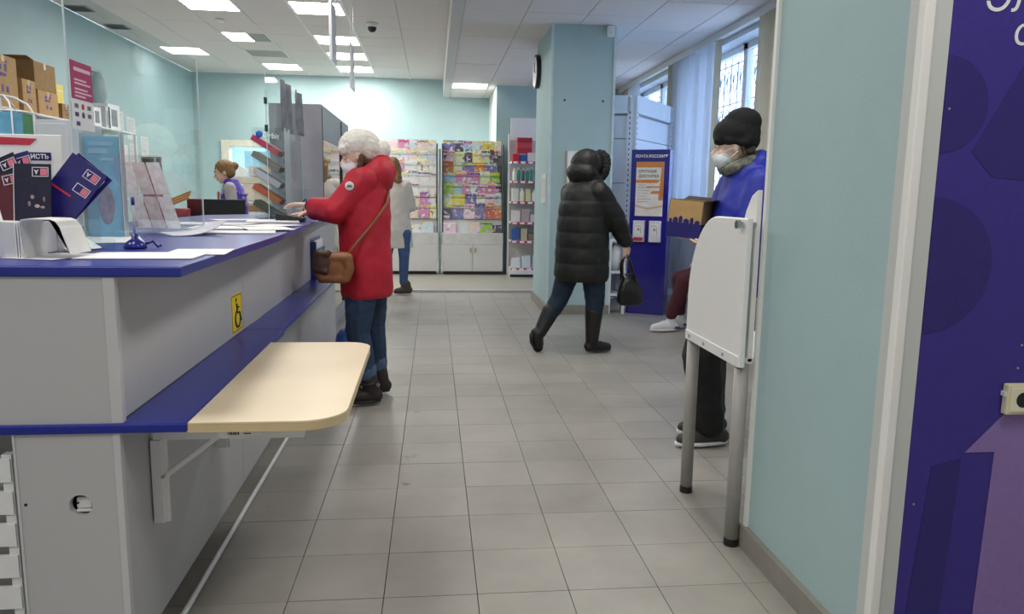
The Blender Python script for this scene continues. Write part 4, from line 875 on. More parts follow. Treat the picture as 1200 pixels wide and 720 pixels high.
# low white rack with a crumpled white sack beside the pillar
lr = thing('low_rack', 'low white rack standing beside the pillar, behind the black handbag', 'rack', (1.98, 8.1, 0))
for x in (1.92, 2.08):
    for y in (8.0, 8.3): bx('leg', (x-.015, y-.015, 0), (x+.015, y+.015, .82), M_WMETAL, lr)
for z in (.2, .45, .8): bx('shelf', (1.9, 7.98, z), (2.1, 8.32, z+.025), M_WMETAL, lr)
m = MB(); bmesh.ops.create_icosphere(m.bm, subdivisions=3, radius=1, matrix=Matrix.Translation((2.0, 8.14, .62)) @ Matrix.Diagonal((.09, .14, .15, 1)))
for v in m.bm.verts: v.co += Vector(noise.noise_vector(v.co*14))*.02
tag(m.build('white_sack', mat('sack_white', '#dfe3e8', .6), None, True), 'crumpled white plastic sack on the low white rack', 'sack')
# perforated white shelving (empty back panels)
def pegwall(a, b, z1, lab, ncol):
    a, b = Vector(a), Vector(b); d = (b-a); L_ = d.length; d.normalize(); nrm = Vector((d.y, -d.x, 0)); ang = math.atan2(d.y, d.x)
    t = thing('empty_shelving', lab, 'shelving', tuple(a), ang); mt = Matrix.Translation(a) @ Matrix.Rotation(ang, 4, 'Z'); M_PEG = mat('cold_white', '#dfe4ea', .4, noise_amt=.01)
    def lb(name, p, q, m, par=t, bev=0): return MB().box(p, q, bev, mtx=mt).build(name, m, par)
    zs = [.12, .48, .94, 1.44, 1.94, z1-.22]
    for k in range(5): lb('panel', (.03, 0, zs[k]+.006), (L_-.03, .015, zs[k+1]-.006), M_PEG)
    lb('header', (0, -.03, z1-.2), (L_, .02, z1), M_PEG, t, .004); lb('base', (0, -.32, 0), (L_, .03, .12), M_PEG, t, .004); lb('seam_back', (0, .015, .1), (L_, .03, z1-.02), M_GMETAL)
    for x in (0, L_):
        u = lb('upright', (x-.03, -.03, 0), (x+.03, .03, z1-.02), M_PEG); h = MB()
        for k in range(34): h.box((x-.006, -.0315, .3+k*.058), (x+.006, -.03, .325+k*.058), mtx=mt)
        h.build('slot_row', M_DARK, u)
    return t
pegwall((1.92, 8.62, 0), (2.22, 8.50, 0), 2.42, 'empty white shelving panel between pillar and kiosk stand', 1)
pegwall((2.27, 8.48, 0), (3.0, 9.50, 0), 2.42, 'empty white perforated shelving turned towards the windows', 1)
# kiosk stand
A = math.atan2(-.20, .37); kk = thing('kiosk_stand', 'tall navy information stand with orange poster and two white dispensers', 'stand', (2.14, 8.06, 0), A)
kt = Matrix.Translation((2.135, 8.06, 0)) @ Matrix.Rotation(A, 4, 'Z'); KW, KH = .415, 1.79
M_KN = mat('kiosk_navy', '#221f86', .18, noise_amt=.04, coat=.5)
def kb(name, p, q, m, par=kk, bev=0): return MB().box(p, q, bev, mtx=kt).build(name, m, par)
kb('body', (0, 0, 0), (KW, .22, KH), M_KN, kk, .006)
kx = kt.to_3x3() @ Vector((1, 0, 0))
text('lettering', 'ПОЧТА РОССИИ', .042, kt @ Vector((.045, -.002, 1.705)), kx, (0, 0, 1), M_WHITE, kk, bold=.0008, sx=.92)
MB().prism([kt @ Vector(p) for p in ((.355, -.002, 1.735), (.40, -.002, 1.735), (.385, -.002, 1.72), (.378, -.002, 1.705), (.372, -.002, 1.72))], kt.to_3x3() @ Vector((0, -.002, 0))).build('eagle_emblem', M_WHITE, kk)
po = kb('poster', (.06, -.006, 1.08), (KW-.055, 0, 1.66), mat('poster_white', '#efeae4', .25), kk); M_OR = mat('poster_orange', '#d88a4a', .3)
def kp(name, pts, m, y=-.0075): return MB().prism([kt @ Vector((x, y, z)) for x, z in pts], kt.to_3x3() @ Vector((0, .0012, 0))).build(name, m, po)
kp('orange_field', [(.06, 1.66), (KW-.055, 1.66), (KW-.055, 1.25), (.31, 1.25), (.335, 1.60), (.06, 1.60)], M_OR); kp('orange_field', [(.06, 1.47), (.32, 1.47), (.30, 1.435), (.06, 1.435)], M_OR)
kp('orange_field', [(.18, 1.40), (.34, 1.40), (.33, 1.385), (.17, 1.385)], M_OR); kp('orange_field', [(.24, 1.35), (.34, 1.35), (.33, 1.32), (.22, 1.32)], M_OR)
kp('ribbon', [(.06, 1.20), (.2, 1.17), (.36, 1.20), (.36, 1.18), (.2, 1.15), (.06, 1.18)], mat('beige_print', '#d8b898', .3))
text('lettering', 'СРОЧНАЯ', .04, kt @ Vector((.085, -.0085, 1.545)), kx, (0, 0, 1), mat('grey_text', '#6a6a72', .5), po, bold=.0008); text('lettering', 'ДОСТАВКА', .04, kt @ Vector((.085, -.0085, 1.495)), kx, (0, 0, 1), MATS['grey_text'], po, bold=.0008)
m = MB()
for k in range(7): m.box((.085, -.0085, 1.41-.03*k), (.17+.02*((k*3) % 4), -.0075, 1.416-.03*k), mtx=kt)
m.build('fine_print', MATS['grey_ink'], po)
for k, x in enumerate((.055, .23)):
    d = kb('dispenser', (x, -.05, .80), (x+.125, 0, 1.03), mat('dispenser_white', '#e2e2ec', .3), kk, .006); kb('dispenser_label', (x+.02, -.052, .88), (x+.105, -.05, 1.0), M_PAPER, d); m = MB()
    m.box((x+.05, -.053, .92), (x+.075, -.052, .95), mtx=kt); m.box((x+.03, -.053, .97), (x+.09, -.052, .976), mtx=kt); m.box((x+.085, -.053, .89), (x+.092, -.052, .96), mtx=kt); m.build('print', M_GMETAL, d)
    if k == 0: kb('red_base', (x+.01, -.053, .81), (x+.115, -.05, .85), M_RED, d)
# vertical blinds
M_SLAT = mat('blind_white', '#e6e8ec', .6, noise_amt=.03, transl=.6); M_SLATC = mat('blind_cream', '#d9d2c0', .6, noise_amt=.03, transl=.4)
def blind(y0, y1, n, lab, creams, ang0):
    t = thing('vertical_blind', lab, 'blind', (XR-.06, (y0+y1)/2, ZR-.08), 0, 'vertical window blinds')
    c_l = (1, 0, 1, 1, 0)
    for k in range(n):
        y = y0 + (y1-y0)*(k+.5)/n; a = (ang0 if c_l[k % 5] else -.3) + random.uniform(-.2, .25); c = k in creams; hw = .040
        mt = Matrix.Translation((XR-.062, y, 0)) @ Matrix.Rotation(a, 4, 'Z'); zb = .12
        m = MB(); rr = []
        for j, z in enumerate((zb, 1.0, 2.0, ZR-.076)):
            s_ = random.uniform(-.008, .008) if 0 < j < 3 else 0
            rr.append([mt @ Vector((s_-.0007, -hw, z)), mt @ Vector((s_+.006, 0, z)), mt @ Vector((s_-.0007, hw, z)), mt @ Vector((s_-.002, hw, z)), mt @ Vector((s_+.0045, 0, z)), mt @ Vector((s_-.002, -hw, z))])
        m.rings(rr).build('slat', M_SLATC if c else M_SLAT, t)
blind(8.05, 9.85, 22, 'long white vertical blind between the two windows', {20, 21, 0}, .75)
blind(6.25, 7.08, 12, 'bunched cream vertical blind at the near window edge', set(range(12)), .9)
blind(11.28, 12.1, 9, 'short white vertical blind in the far window corner', {7, 8}, .7)

# writing booth beside the pier
wbt = thing('writing_booth', 'white writing booth with rounded side screen on grey tube legs', 'booth', (1.3, 2.8, 0))
M_SCR = mat('frosted_white', '#faf9f8', .3, noise_amt=.01, transl=.08)
prof = [(2.485, .685), (3.05, .685), (3.05, .86)] + [(2.76+.29*math.cos(a), .86+.352*math.sin(a)) for a in [k*PI/2/14 for k in range(1, 15)]] + [(2.485, 1.212)]
MB().prism([(1.075, y, z) for y, z in prof], (.022, 0, 0), .004).build('side_screen', M_SCR, wbt)
MB().prism([(1.118, 2.515, .70), (1.118, 2.62, .70), (1.118, 2.64, 1.16), (1.118, 2.60, 1.24), (1.118, 2.56, 1.29), (1.118, 2.515, 1.31)], (.02, 0, 0), .003).build('rear_fin', M_SCR, wbt)
bx('inner_board', (1.105, 2.60, .76), (1.112, 2.92, 1.17), M_PAPER, wbt); bx('tabletop', (1.10, 2.515, .69), (1.62, 3.04, .715), M_WHITE, wbt, .004)
bx('bottom_rail', (1.070, 2.49, .685), (1.10, 3.045, .725), M_WHITE, wbt, .003)
for y in (2.62, 2.82, 2.99): MB().cyl((1.066, y, .705), (1.075, y, .705), .007, n=10).build('screw', M_CHROME, wbt)
b = MB(); b.cyl((1.06, 2.515, 1.19), (1.118, 2.515, 1.19), .010); b.cyl((1.048, 2.515, 1.19), (1.062, 2.515, 1.19), .015); b.build('standoff_bolt', M_CHROME, wbt, False)
for x, y in ((1.104, 3.03), (1.104, 2.478), (1.56, 2.56), (1.56, 3.0)):
    if (x, y) == (1.104, 2.478): y = 2.525
    l = MB().cyl((x, y, .025), (x, y, .69), .026, n=20).build('leg', M_GMETAL, wbt, True); MB().cyl((x, y, 0), (x, y, .028), .0275, n=20).build('foot_cap', M_BLACK, l)
# purple poster with arrow and socket
pp = thing('purple_poster', 'large purple wall poster with white lettering and lilac arrow', 'poster', (1.9, 1.73, .0))
bx('panel', (1.216, 1.722, .0), (2.6, 1.742, 2.6), mat('poster_purple', '#392d88', .5, noise_amt=.05, noise_scale=60), pp)
M_P2 = mat('poster_deep', '#2e2472', .5, noise_amt=.05, noise_scale=60); YP = 1.7215
def disc(cx, cz, r0, a0=0, a1=2*PI, n=40, x0=1.217): return [(max(x0, cx+r0*math.cos(a0+(a1-a0)*k/n)), YP, cz+r0*math.sin(a0+(a1-a0)*k/n)) for k in range(n)]
MB().prism(disc(1.215, 1.51, .115), (0, -.0006, 0)).build('dark_circle', M_P2, pp); MB().prism(disc(1.215, 1.12, .17), (0, -.0006, 0)).build('dark_circle', M_P2, pp)
MB().prism([(1.30, YP, 1.40), (1.42, YP, 1.62), (1.75, YP, 1.62), (1.75, YP, 1.31), (1.36, YP, 1.34)], (0, -.0005, 0)).build('dark_shape', M_P2, pp)
MB().prism([(1.24, YP, .1), (1.28, YP, .60), (1.36, YP, .62), (1.34, YP, .1)], (0, -.0005, 0)).build('dark_shape', M_P2, pp)
MB().prism([(1.368, YP, .637), (1.62, YP, .90), (1.872, YP, .637), (1.79, YP, .637), (1.79, YP, .02), (1.436, YP, .02), (1.45, YP, .637)], (0, -.0012, 0)).build('lilac_arrow', mat('lilac_print', '#8b72ac', .5, noise_amt=.04, noise_scale=60), pp)
text('lettering', 'Электронная', .098, (1.29, YP-.0005, 1.7275), (1, 0, 0), (0, 0, 1), M_WHITE, pp, bold=0, shear=.12); text('lettering', 'очередь', .090, (1.372, YP-.0005, 1.653), (1, 0, 0), (0, 0, 1), M_WHITE, pp, bold=0, shear=.12)
so = thing('wall_socket', 'cream wall socket at the right edge of the purple poster', 'socket', (1.5, 1.72, .78))
bx('plate', (1.452, 1.700, .742), (1.535, 1.7205, .822), mat('socket_cream', '#d9d4b4', .4), so, .004); bx('inner_frame', (1.462, 1.697, .750), (1.525, 1.701, .814), mat('socket_cream2', '#e4dfc4', .4), so, .002)
MB().cyl((1.4945, 1.6965, .782), (1.4945, 1.699, .782), .020, n=24).build('recess', M_BLACK, so); bx('side_clip', (1.448, 1.705, .79), (1.453, 1.72, .802), M_WMETAL, so)
for k, (x, z) in enumerate(((1.23, 1.50), (1.24, .50), (1.488, .86), (1.492, .92))): MB().cyl((x, YP, z), (x, YP-.002, z), .0028, n=8).build('rivet', M_GMETAL, pp)

# ================================================================ PEOPLE
def V(*a): return Vector(a)
class Sh:
    """closed shapes that are fused into one smooth surface"""
    def __init__(s): s.bm = bmesh.new()
    def cap(s, a, b, ra, rb=None, n=12):
        rb = ra if rb is None else rb; a, b = Vector(a), Vector(b); t = bmesh.new()
        for p, r in ((a, ra), (b, rb)): bmesh.ops.create_icosphere(t, subdivisions=2, radius=r, matrix=Matrix.Translation(p))
        bmesh.ops.convex_hull(t, input=t.verts[:])
        for v in [v for v in t.verts if not v.link_faces]: t.verts.remove(v)
        me = bpy.data.meshes.new('tmp'); t.to_mesh(me); t.free(); s.bm.from_mesh(me); bpy.data.meshes.remove(me); return s
    def chain(s, pts, rs):
        for i in range(len(pts)-1): s.cap(pts[i], pts[i+1], rs[i], rs[i+1])
        return s
    def ell(s, c, r, m=None):
        mt = Matrix.Translation(c) @ (m.to_4x4() if m is not None else Matrix.Identity(4)) @ Matrix.Diagonal((*r, 1))
        bmesh.ops.create_uvsphere(s.bm, u_segments=20, v_segments=14, radius=1, matrix=mt); return s
    def loft(s, rings, F, n=24):
        """rings: (centre, half depth along F, half width across)"""
        F = Vector(F).normalized(); S = Vector((-F.y, F.x, 0)); vr = []
        for c, a, b in rings: vr.append([s.bm.verts.new(Vector(c)+F*a*math.cos(2*PI*k/n)+S*b*math.sin(2*PI*k/n)) for k in range(n)])
        for p, q in zip(vr, vr[1:]):
            for k in range(n): s.bm.faces.new((p[k], p[(k+1) % n], q[(k+1) % n], q[k]))
        s.bm.faces.new(vr[0][::-1]); s.bm.faces.new(vr[-1]); return s
    def build(s, name, m, parent, vox=.008, it=4, disp=None):
        bmesh.ops.recalc_face_normals(s.bm, faces=s.bm.faces); me = bpy.data.meshes.new(name); s.bm.to_mesh(me); s.bm.free()
        o = bpy.data.objects.new(name, me); COL.objects.link(o)
        r = o.modifiers.new('r', 'REMESH'); r.mode = 'VOXEL'; r.voxel_size = vox
        if it: k = o.modifiers.new('s', 'SMOOTH'); k.iterations = it; k.factor = .5
        dg = bpy.context.evaluated_depsgraph_get(); m2 = bpy.data.meshes.new_from_object(o.evaluated_get(dg)); bpy.data.objects.remove(o); bpy.data.meshes.remove(me)
        m2.name = name
        if disp:
            nn = [v.normal.copy() for v in m2.vertices]
            for v, q in zip(m2.vertices, nn): v.co += q*disp(v.co, q)
        for p in m2.polygons: p.use_smooth = True
        m2.materials.clear(); m2.materials.append(m)
        return link(name, m2, parent)
def folds(amp, f, seed=0): return lambda p, n: amp*(noise.noise(Vector((p.x*f, p.y*f, p.z*f*.55))+Vector((seed, 0, 0))) + .5*noise.noise(p*f*2.3))
def quilt(amp, pitch, z0=0):
    def g(p, n): return amp*(abs(math.sin(PI*(p.z-z0)/pitch))**.6 - .6) + .004*noise.noise(p*16)
    return g
def hand(s, wr, d, pn, side, curl=.5, sc=1.0):
    """fingers along d, back of the hand along pn, thumb on side"""
    d = Vector(d).normalized(); pn = Vector(pn).normalized(); sd_ = d.cross(pn).normalized()*side; wr = Vector(wr)
    for k in range(4):
        o = sd_*(.026-.0175*k)*sc; s.cap(wr+o*.55+d*.012, wr+o+d*.082*sc, .0135*sc, .0105*sc)
        ln = (.070, .080, .074, .056)[k]*sc; b = wr+o*1.06+d*.082*sc; d1 = (d-pn*curl*.7).normalized(); d2 = (d-pn*curl*1.9).normalized(); k1 = b+d1*ln*.5
        s.cap(b, k1, .0092*sc, .0085*sc); s.cap(k1, k1+d2*ln*.5, .0085*sc, .0068*sc)
    b = wr+sd_*.022*sc+d*.02*sc; k1 = b+(d*.6+sd_*.75-pn*.25).normalized()*.045*sc
    s.cap(b, k1, .0135*sc, .0105*sc); s.cap(k1, k1+(d*.95+sd_*.2-pn*.35).normalized()*.034*sc, .0105*sc, .008*sc)
def head(s, c, F, sc=1.0, tilt=0):
    """skull, jaw, nose, ears; c is the middle of the head at eye height; returns the frame"""
    F = Vector(F).normalized(); S = Vector((-F.y, F.x, 0)); U = V(0, 0, 1); ct, st = math.cos(tilt), math.sin(tilt)
    F2 = F*ct - U*st; U2 = U*ct + F*st; m = Matrix((F2, S, U2)).transposed(); P = lambda f, l, u: Vector(c)+(F2*f+S*l+U2*u)*sc
    s.ell(P(-.012, 0, .02), (.098*sc, .076*sc, .098*sc), m); s.ell(P(.022, 0, -.045), (.066*sc, .058*sc, .078*sc), m); s.cap(P(.055, .0, -.095), P(.045, 0, -.085), .024*sc)
    s.cap(P(.085, 0, -.005), P(.104, 0, -.035), .009*sc, .014*sc)
    s.cap(P(.078, .03, .018), P(.078, -.03, .018), .012*sc)
    for l in (1, -1): s.ell(P(-.005, l*.077, -.015), (.017*sc, .008*sc, .030*sc), m); s.ell(P(.062, l*.036, -.035), (.022*sc, .02*sc, .02*sc), m)
    s.cap(P(.078, -.016, -.066), P(.078, .016, -.066), .010*sc)
    return P, F2, S, U2, m
def eyes(P, par, sc=1.0):
    for l in (1, -1):
        e = MB().ell(P(.079, l*.032, -.001), (.010*sc, .012*sc, .0065*sc), n=12).build('eye', M_EYE, par, True); MB().ell(P(.0865, l*.032, -.001), (.004*sc, .0055*sc, .0055*sc), n=10).build('iris', M_IRIS, e, True)
        MB().tube([P(.088, l*.018, .022), P(.09, l*.034, .028), P(.08, l*.05, .022)], .004*sc, 6).build('eyebrow', M_HAIR, par, True)
def mask(P, par, m, sc=1.0, m_=None):
    s = Sh(); s.ell(P(.050, 0, -.064), (.058*sc, .064*sc, .056*sc), m_); s.cap(P(.090, 0, -.028), P(.104, 0, -.044), .009*sc, .012*sc); o = s.build('face_mask', m, par, .006, 3)
    for l in (1, -1):
        MB().tube([P(.06, l*.063, -.035), P(.02, l*.078, -.022), P(-.012, l*.083, -.012)], .0022, 5).build('ear_loop', m, o, True); MB().tube([P(.055, l*.06, -.085), P(.02, l*.072, -.06), P(-.015, l*.082, -.036)], .0022, 5).build('ear_loop', m, o, True)
def shoe(name, par, heel, toe, m, sole, hgt=.1, r=.038, boot=None, msole=None):
    heel, toe = Vector(heel), Vector(toe); d = (toe-heel); s = Sh(); u = V(0, 0, 1)
    s.cap(heel+d*.12+u*r, heel+d*.55+u*(r*.95), r, r*1.02); s.cap(heel+d*.5+u*r*.95, toe-d*.12+u*r*.75, r*1.05, r*.78)
    s.cap(heel+d*.18+u*r, heel+d*.24+u*hgt, r*1.0, r*1.05)
    if boot: s.chain(*boot)
    o = s.build(name, m, par, .007, 2)
    if sole:
        q = Sh(); q.loft([(heel+d*.5+u*.003, d.length*.52, r*1.08), (heel+d*.5+u*.022, d.length*.53, r*1.12)], d); q.build('sole', msole or M_BLACK, o, .006, 1)
    return o

def base_body(s, J, k=1.0, hd=True):
    """one continuous body: torso, limbs, neck"""
    s.cap(J['hip'][0], J['hip'][1], .10*k, .10*k); mid = (Vector(J['sh'][0])+Vector(J['sh'][1]))/2; hp = (Vector(J['hip'][0])+Vector(J['hip'][1]))/2
    s.chain([hp, hp.lerp(mid, .5), mid-V(0, 0, .06)], [.115*k, .105*k, .12*k]); s.cap(Vector(J['sh'][0])-V(0, 0, .02), Vector(J['sh'][1])-V(0, 0, .02), .05*k); s.cap(mid, J['neck'], .055*k, .05*k)
    for i in (0, 1):
        s.chain([J['sh'][i], J['el'][i], J['wr'][i]], [.055*k, .042*k, .028*k]); s.chain([J['hip'][i], J['kn'][i], J['an'][i]], [.09*k, .058*k, .042*k])

# --- 1: person in the red coat
p1 = thing('person', 'person in red hooded coat and white knitted hat leaning on the counter', 'person', (-.40, 4.6, 0))
J = dict(hip=[V(-.42, 4.50, .82), V(-.40, 4.70, .82)], kn=[V(-.45, 4.49, .45), V(-.38, 4.72, .45)], an=[V(-.41, 4.50, .10), V(-.36, 4.74, .10)], sh=[V(-.40, 4.43, 1.36), V(-.42, 4.78, 1.36)], el=[V(-.565, 4.44, 1.165), V(-.60, 4.84, 1.16)], wr=[V(-.745, 4.60, 1.205), V(-.80, 4.88, 1.15)], neck=V(-.42, 4.60, 1.42))
s = Sh(); base_body(s, J, .84); P, F2, S_, U2, hm = head(s, V(-.455, 4.60, 1.505), (-1, -.10, 0), .98, .24)
hand(s, J['wr'][0], (-.95, .25, .02), (.05, .1, 1), 1, .30); hand(s, J['wr'][1], (-1, -.1, -.15), (-.1, 0, 1), -1, .3)
s.build('body', M_SKIN, p1, .0065, 3); eyes(P, p1, .97); mask(P, p1, mat('mask_white', '#e8eaee', .7), 1, hm)
M_REDC = mat('red_coat', '#b5142e', .62, noise_amt=.1, noise_scale=6, bump=.12, bump_scale=40)
s = Sh(); s.loft([(V(-.405, 4.6, .655), .145, .20), (V(-.405, 4.6, .68), .155, .215), (V(-.41, 4.6, .85), .160, .225), (V(-.415, 4.6, 1.0), .155, .215), (V(-.415, 4.6, 1.15), .160, .215), (V(-.415, 4.6, 1.28), .150, .21), (V(-.415, 4.6, 1.37), .115, .18), (V(-.425, 4.6, 1.43), .075, .09)], (1, 0, 0))
s.chain([V(-.41, 4.44, 1.35), V(-.56, 4.42, 1.175), V(-.70, 4.56, 1.195)], [.085, .078, .058]); s.chain([V(-.42, 4.76, 1.35), V(-.60, 4.84, 1.16), V(-.75, 4.87, 1.155)], [.085, .075, .055])
s.ell(V(-.315, 4.6, 1.395), (.078, .145, .105), Matrix.Rotation(-.25, 3, 'Y')); s.chain([V(-.335, 4.52, 1.40), V(-.295, 4.60, 1.41), V(-.335, 4.68, 1.40)], [.065, .075, .065]); s.chain([V(-.31, 4.60, 1.46), V(-.295, 4.60, 1.34)], [.060, .055]); s.chain([V(-.34, 4.53, 1.42), V(-.46, 4.53, 1.375)], [.05, .035]); s.chain([V(-.34, 4.67, 1.42), V(-.46, 4.67, 1.375)], [.05, .035])
s.build('coat', M_REDC, p1, .009, 4, folds(.009, 7, 3))
s = Sh(); s.cap(V(-.695, 4.555, 1.195), V(-.715, 4.57, 1.198), .054, .050); s.build('cuff', mat('cuff_dark', '#3a1420', .6), p1, .008, 2)
b = MB(); b.ell(V(-.475, 4.350, 1.318), (.026, .006, .026), Matrix.Rotation(.3, 3, 'Y'), 16); pa = b.build('sleeve_badge', mat('badge_white', '#d9d6d6', .5), p1, True)
m = MB(); m.prism([V(-.491, 4.343, 1.311), V(-.480, 4.343, 1.328), V(-.475, 4.343, 1.319), V(-.467, 4.343, 1.326), V(-.459, 4.343, 1.311)], (0, .003, 0)); m.build('badge_emblem', mat('badge_dark', '#5a5560', .5), pa)
# knitted hat and pompom
M_KNIT = mat('white_knit', '#e4e0d8', .9, noise_amt=.06, noise_scale=60, bump=.5, bump_scale=90)
def knit(p, n): return .0022*math.sin((p.z+p.x*.4)*150)*math.sin((p.x*.8-p.y)*130) + .003*noise.noise(p*40)
s = Sh(); s.ell(P(-.022, 0, .062), (.116, .100, .088), hm); s.ell(P(-.075, 0, .03), (.080, .092, .092), hm); s.chain([P(.07, .05, .045), P(.07, -.05, .045)], [.032, .032]); s.build('knitted_hat', M_KNIT, p1, .007, 2, knit)
s = Sh(); s.ell(P(-.150, .0, -.005), (.056, .060, .060)); s.build('pompom', M_KNIT, p1, .007, 1, lambda p, n: .006*noise.noise(p*70))
s = Sh(); s.chain([P(-.02, .068, -.02), P(.0, .064, -.07), P(.015, .052, -.12)], [.022, .020, .016]); s.chain([P(-.02, -.068, -.02), P(.0, -.064, -.07), P(.015, -.052, -.12)], [.022, .020, .016]); s.ell(P(-.055, 0, -.05), (.05, .065, .06), hm); s.build('hair', M_HAIR, p1, .007, 2, folds(.004, 40))
M_JEAN = mat('blue_denim', '#283b58', .8, noise_amt=.18, noise_scale=9, bump=.2, bump_scale=200)
s = Sh(); s.chain([V(-.42, 4.50, .78), V(-.455, 4.49, .45), V(-.41, 4.50, .21)], [.112, .074, .062]); s.chain([V(-.39, 4.69, .78), V(-.375, 4.72, .45), V(-.36, 4.74, .21)], [.112, .074, .062]); s.cap(V(-.40, 4.52, .80), V(-.40, 4.68, .80), .12); s.build('jeans', M_JEAN, p1, .008, 3, folds(.007, 14, 9))
for hx_, hy_ in ((-.41, 4.50), (-.36, 4.74)): s = Sh(); s.cap(V(hx_, hy_, .215), V(hx_, hy_, .195), .066); s.build('turned_hem', mat('denim_hem', '#4a5f80', .8), p1, .008, 2)
M_BOOT = mat('dark_boot', '#2a2220', .5, noise_amt=.15)
bt = shoe('boot', p1, V(-.325, 4.50, .012), V(-.545, 4.46, .012), M_BOOT, True, .12, .043, ([V(-.385, 4.50, .08), V(-.40, 4.50, .185)], [.052, .056]))
MB().tube([V(-.345, 4.452, .135), V(-.33, 4.447, .13)], .012, 8).build('buckle', M_CHROME, bt); MB().tube([V(-.40+.06*math.cos(a), 4.50+.06*math.sin(a), .135) for a in [k*PI/10 for k in range(21)]], .008, 6).build('strap', M_BLACK, bt, True)
shoe('boot', p1, V(-.285, 4.74, .012), V(-.50, 4.71, .012), M_BOOT, True, .12, .043, ([V(-.34, 4.74, .08), V(-.355, 4.74, .185)], [.052, .056]))
# shoulder bag
M_LEA = mat('tan_leather', '#8a5a38', .45, noise_amt=.15, noise_scale=12)
bg1 = thing('shoulder_bag', 'brown leather shoulder bag hanging at the side of the red coat', 'bag', (-.56, 4.34, .75))
def bagp(u, v, w): return V(-.565+u, 4.335-.05*u+w, .75+v)
s = Sh()
for w_ in (-.018, .0, .018): s.chain([bagp(-.07, .045, w_), bagp(.06, .045, w_), bagp(.085, .10, w_), bagp(.075, .165, w_), bagp(-.075, .165, w_), bagp(-.095, .10, w_), bagp(-.07, .045, w_)], [.030]*7)
s.loft([(bagp(-.003, .03, 0), .075, .04), (bagp(-.003, .1, 0), .09, .045), (bagp(0, .17, 0), .08, .04)], (1, 0, 0)); s.build('body', M_LEA, bg1, .007, 4, folds(.004, 14))
s = Sh(); s.chain([bagp(-.08, .185, -.030), bagp(-.035, .185, -.034)], [.024, .024]); s.chain([bagp(-.10, .10, -.036), bagp(-.045, .085, -.040)], [.022, .020]); s.loft([(bagp(-.072, .075, -.036), .045, .018), (bagp(-.068, .13, -.036), .055, .020), (bagp(-.058, .195, -.026), .055, .022)], (1, 0, 0)); s.build('flap', mat('dark_leather', '#4a3026', .45), bg1, .006, 4)
MB().tube([V(-.49, 4.325, .93), V(-.42, 4.365, 1.02), V(-.34, 4.40, 1.12), V(-.275, 4.46, 1.22), V(-.265, 4.55, 1.30)], .009, 6).build('strap', M_LEA, bg1, True)

# --- 2: person in white coat at the far racks
p2 = thing('person', 'person in a pale coat and jeans facing the magazine rack', 'person', (-.45, 9.6, 0))
J = dict(hip=[V(-.38, 9.55, .86), V(-.55, 9.62, .86)], kn=[V(-.375, 9.52, .48), V(-.60, 9.66, .48)], an=[V(-.385, 9.58, .10), V(-.58, 9.60, .10)], sh=[V(-.33, 9.55, 1.40), V(-.68, 9.62, 1.40)], el=[V(-.28, 9.62, 1.12), V(-.74, 9.70, 1.12)], wr=[V(-.36, 9.82, 1.08), V(-.66, 9.88, 1.08)], neck=V(-.52, 9.6, 1.48))
s = Sh(); base_body(s, J, .80); P, F2, S_, U2, hm = head(s, V(-.52, 9.62, 1.60), (-.2, 1, 0), 1, .15); hand(s, J['wr'][0], (-.2, 1, 0), (0, 0, 1), 1, .5); hand(s, J['wr'][1], (.2, 1, 0), (0, 0, 1), -1, .5); s.build('body', M_SKIN, p2, .009, 3); eyes(P, p2)
s = Sh(); s.ell(P(-.03, 0, .03), (.115, .095, .105), hm); s.chain([P(-.06, .05, -.02), P(-.07, .05, -.17)], [.06, .05]); s.chain([P(-.06, -.05, -.02), P(-.07, -.05, -.17)], [.06, .05]); s.build('hair', M_HAIRF, p2, .009, 2, folds(.006, 30))
s = Sh(); s.loft([(V(-.48, 9.6, .60), .17, .225), (V(-.49, 9.6, .85), .165, .215), (V(-.51, 9.6, 1.1), .15, .20), (V(-.52, 9.6, 1.3), .135, .205), (V(-.52, 9.6, 1.42), .10, .17), (V(-.52, 9.6, 1.48), .065, .08)], (0, 1, 0)); s.chain([V(-.35, 9.56, 1.38), V(-.285, 9.62, 1.12), V(-.35, 9.78, 1.08)], [.08, .07, .055]); s.chain([V(-.69, 9.62, 1.38), V(-.74, 9.70, 1.12), V(-.67, 9.84, 1.08)], [.08, .07, .055]); s.build('coat', mat('pale_coat', '#d8d2ca', .75, noise_amt=.04, bump=.2, bump_scale=60), p2, .010, 4, folds(.008, 6))
s = Sh(); s.chain([V(-.52+.09*math.cos(a), 9.6+.08*math.sin(a), 1.475) for a in [k*PI/5 for k in range(11)]], [.04]*11); s.build('scarf', mat('grey_scarf', '#8a847c', .9), p2, .010, 2, folds(.006, 30))
s = Sh(); s.chain([V(-.38, 9.55, .78), V(-.375, 9.52, .48), V(-.385, 9.58, .16)], [.10, .068, .055]); s.chain([V(-.56, 9.62, .78), V(-.60, 9.66, .48), V(-.58, 9.60, .16)], [.10, .068, .055]); s.build('jeans', mat('light_denim', '#3f5a86', .8, noise_amt=.15), p2, .010, 3)
shoe('boot', p2, V(-.29, 9.60, .012), V(-.50, 9.56, .012), mat('brown_boot', '#4a3f36', .6), True, .12, .046, ([V(-.36, 9.59, .08), V(-.375, 9.585, .16)], [.055, .058]))
shoe('boot', p2, V(-.58, 9.52, .012), V(-.60, 9.75, .012), MATS['brown_boot'], True, .12, .046, ([V(-.58, 9.58, .08), V(-.58, 9.60, .16)], [.055, .058]))

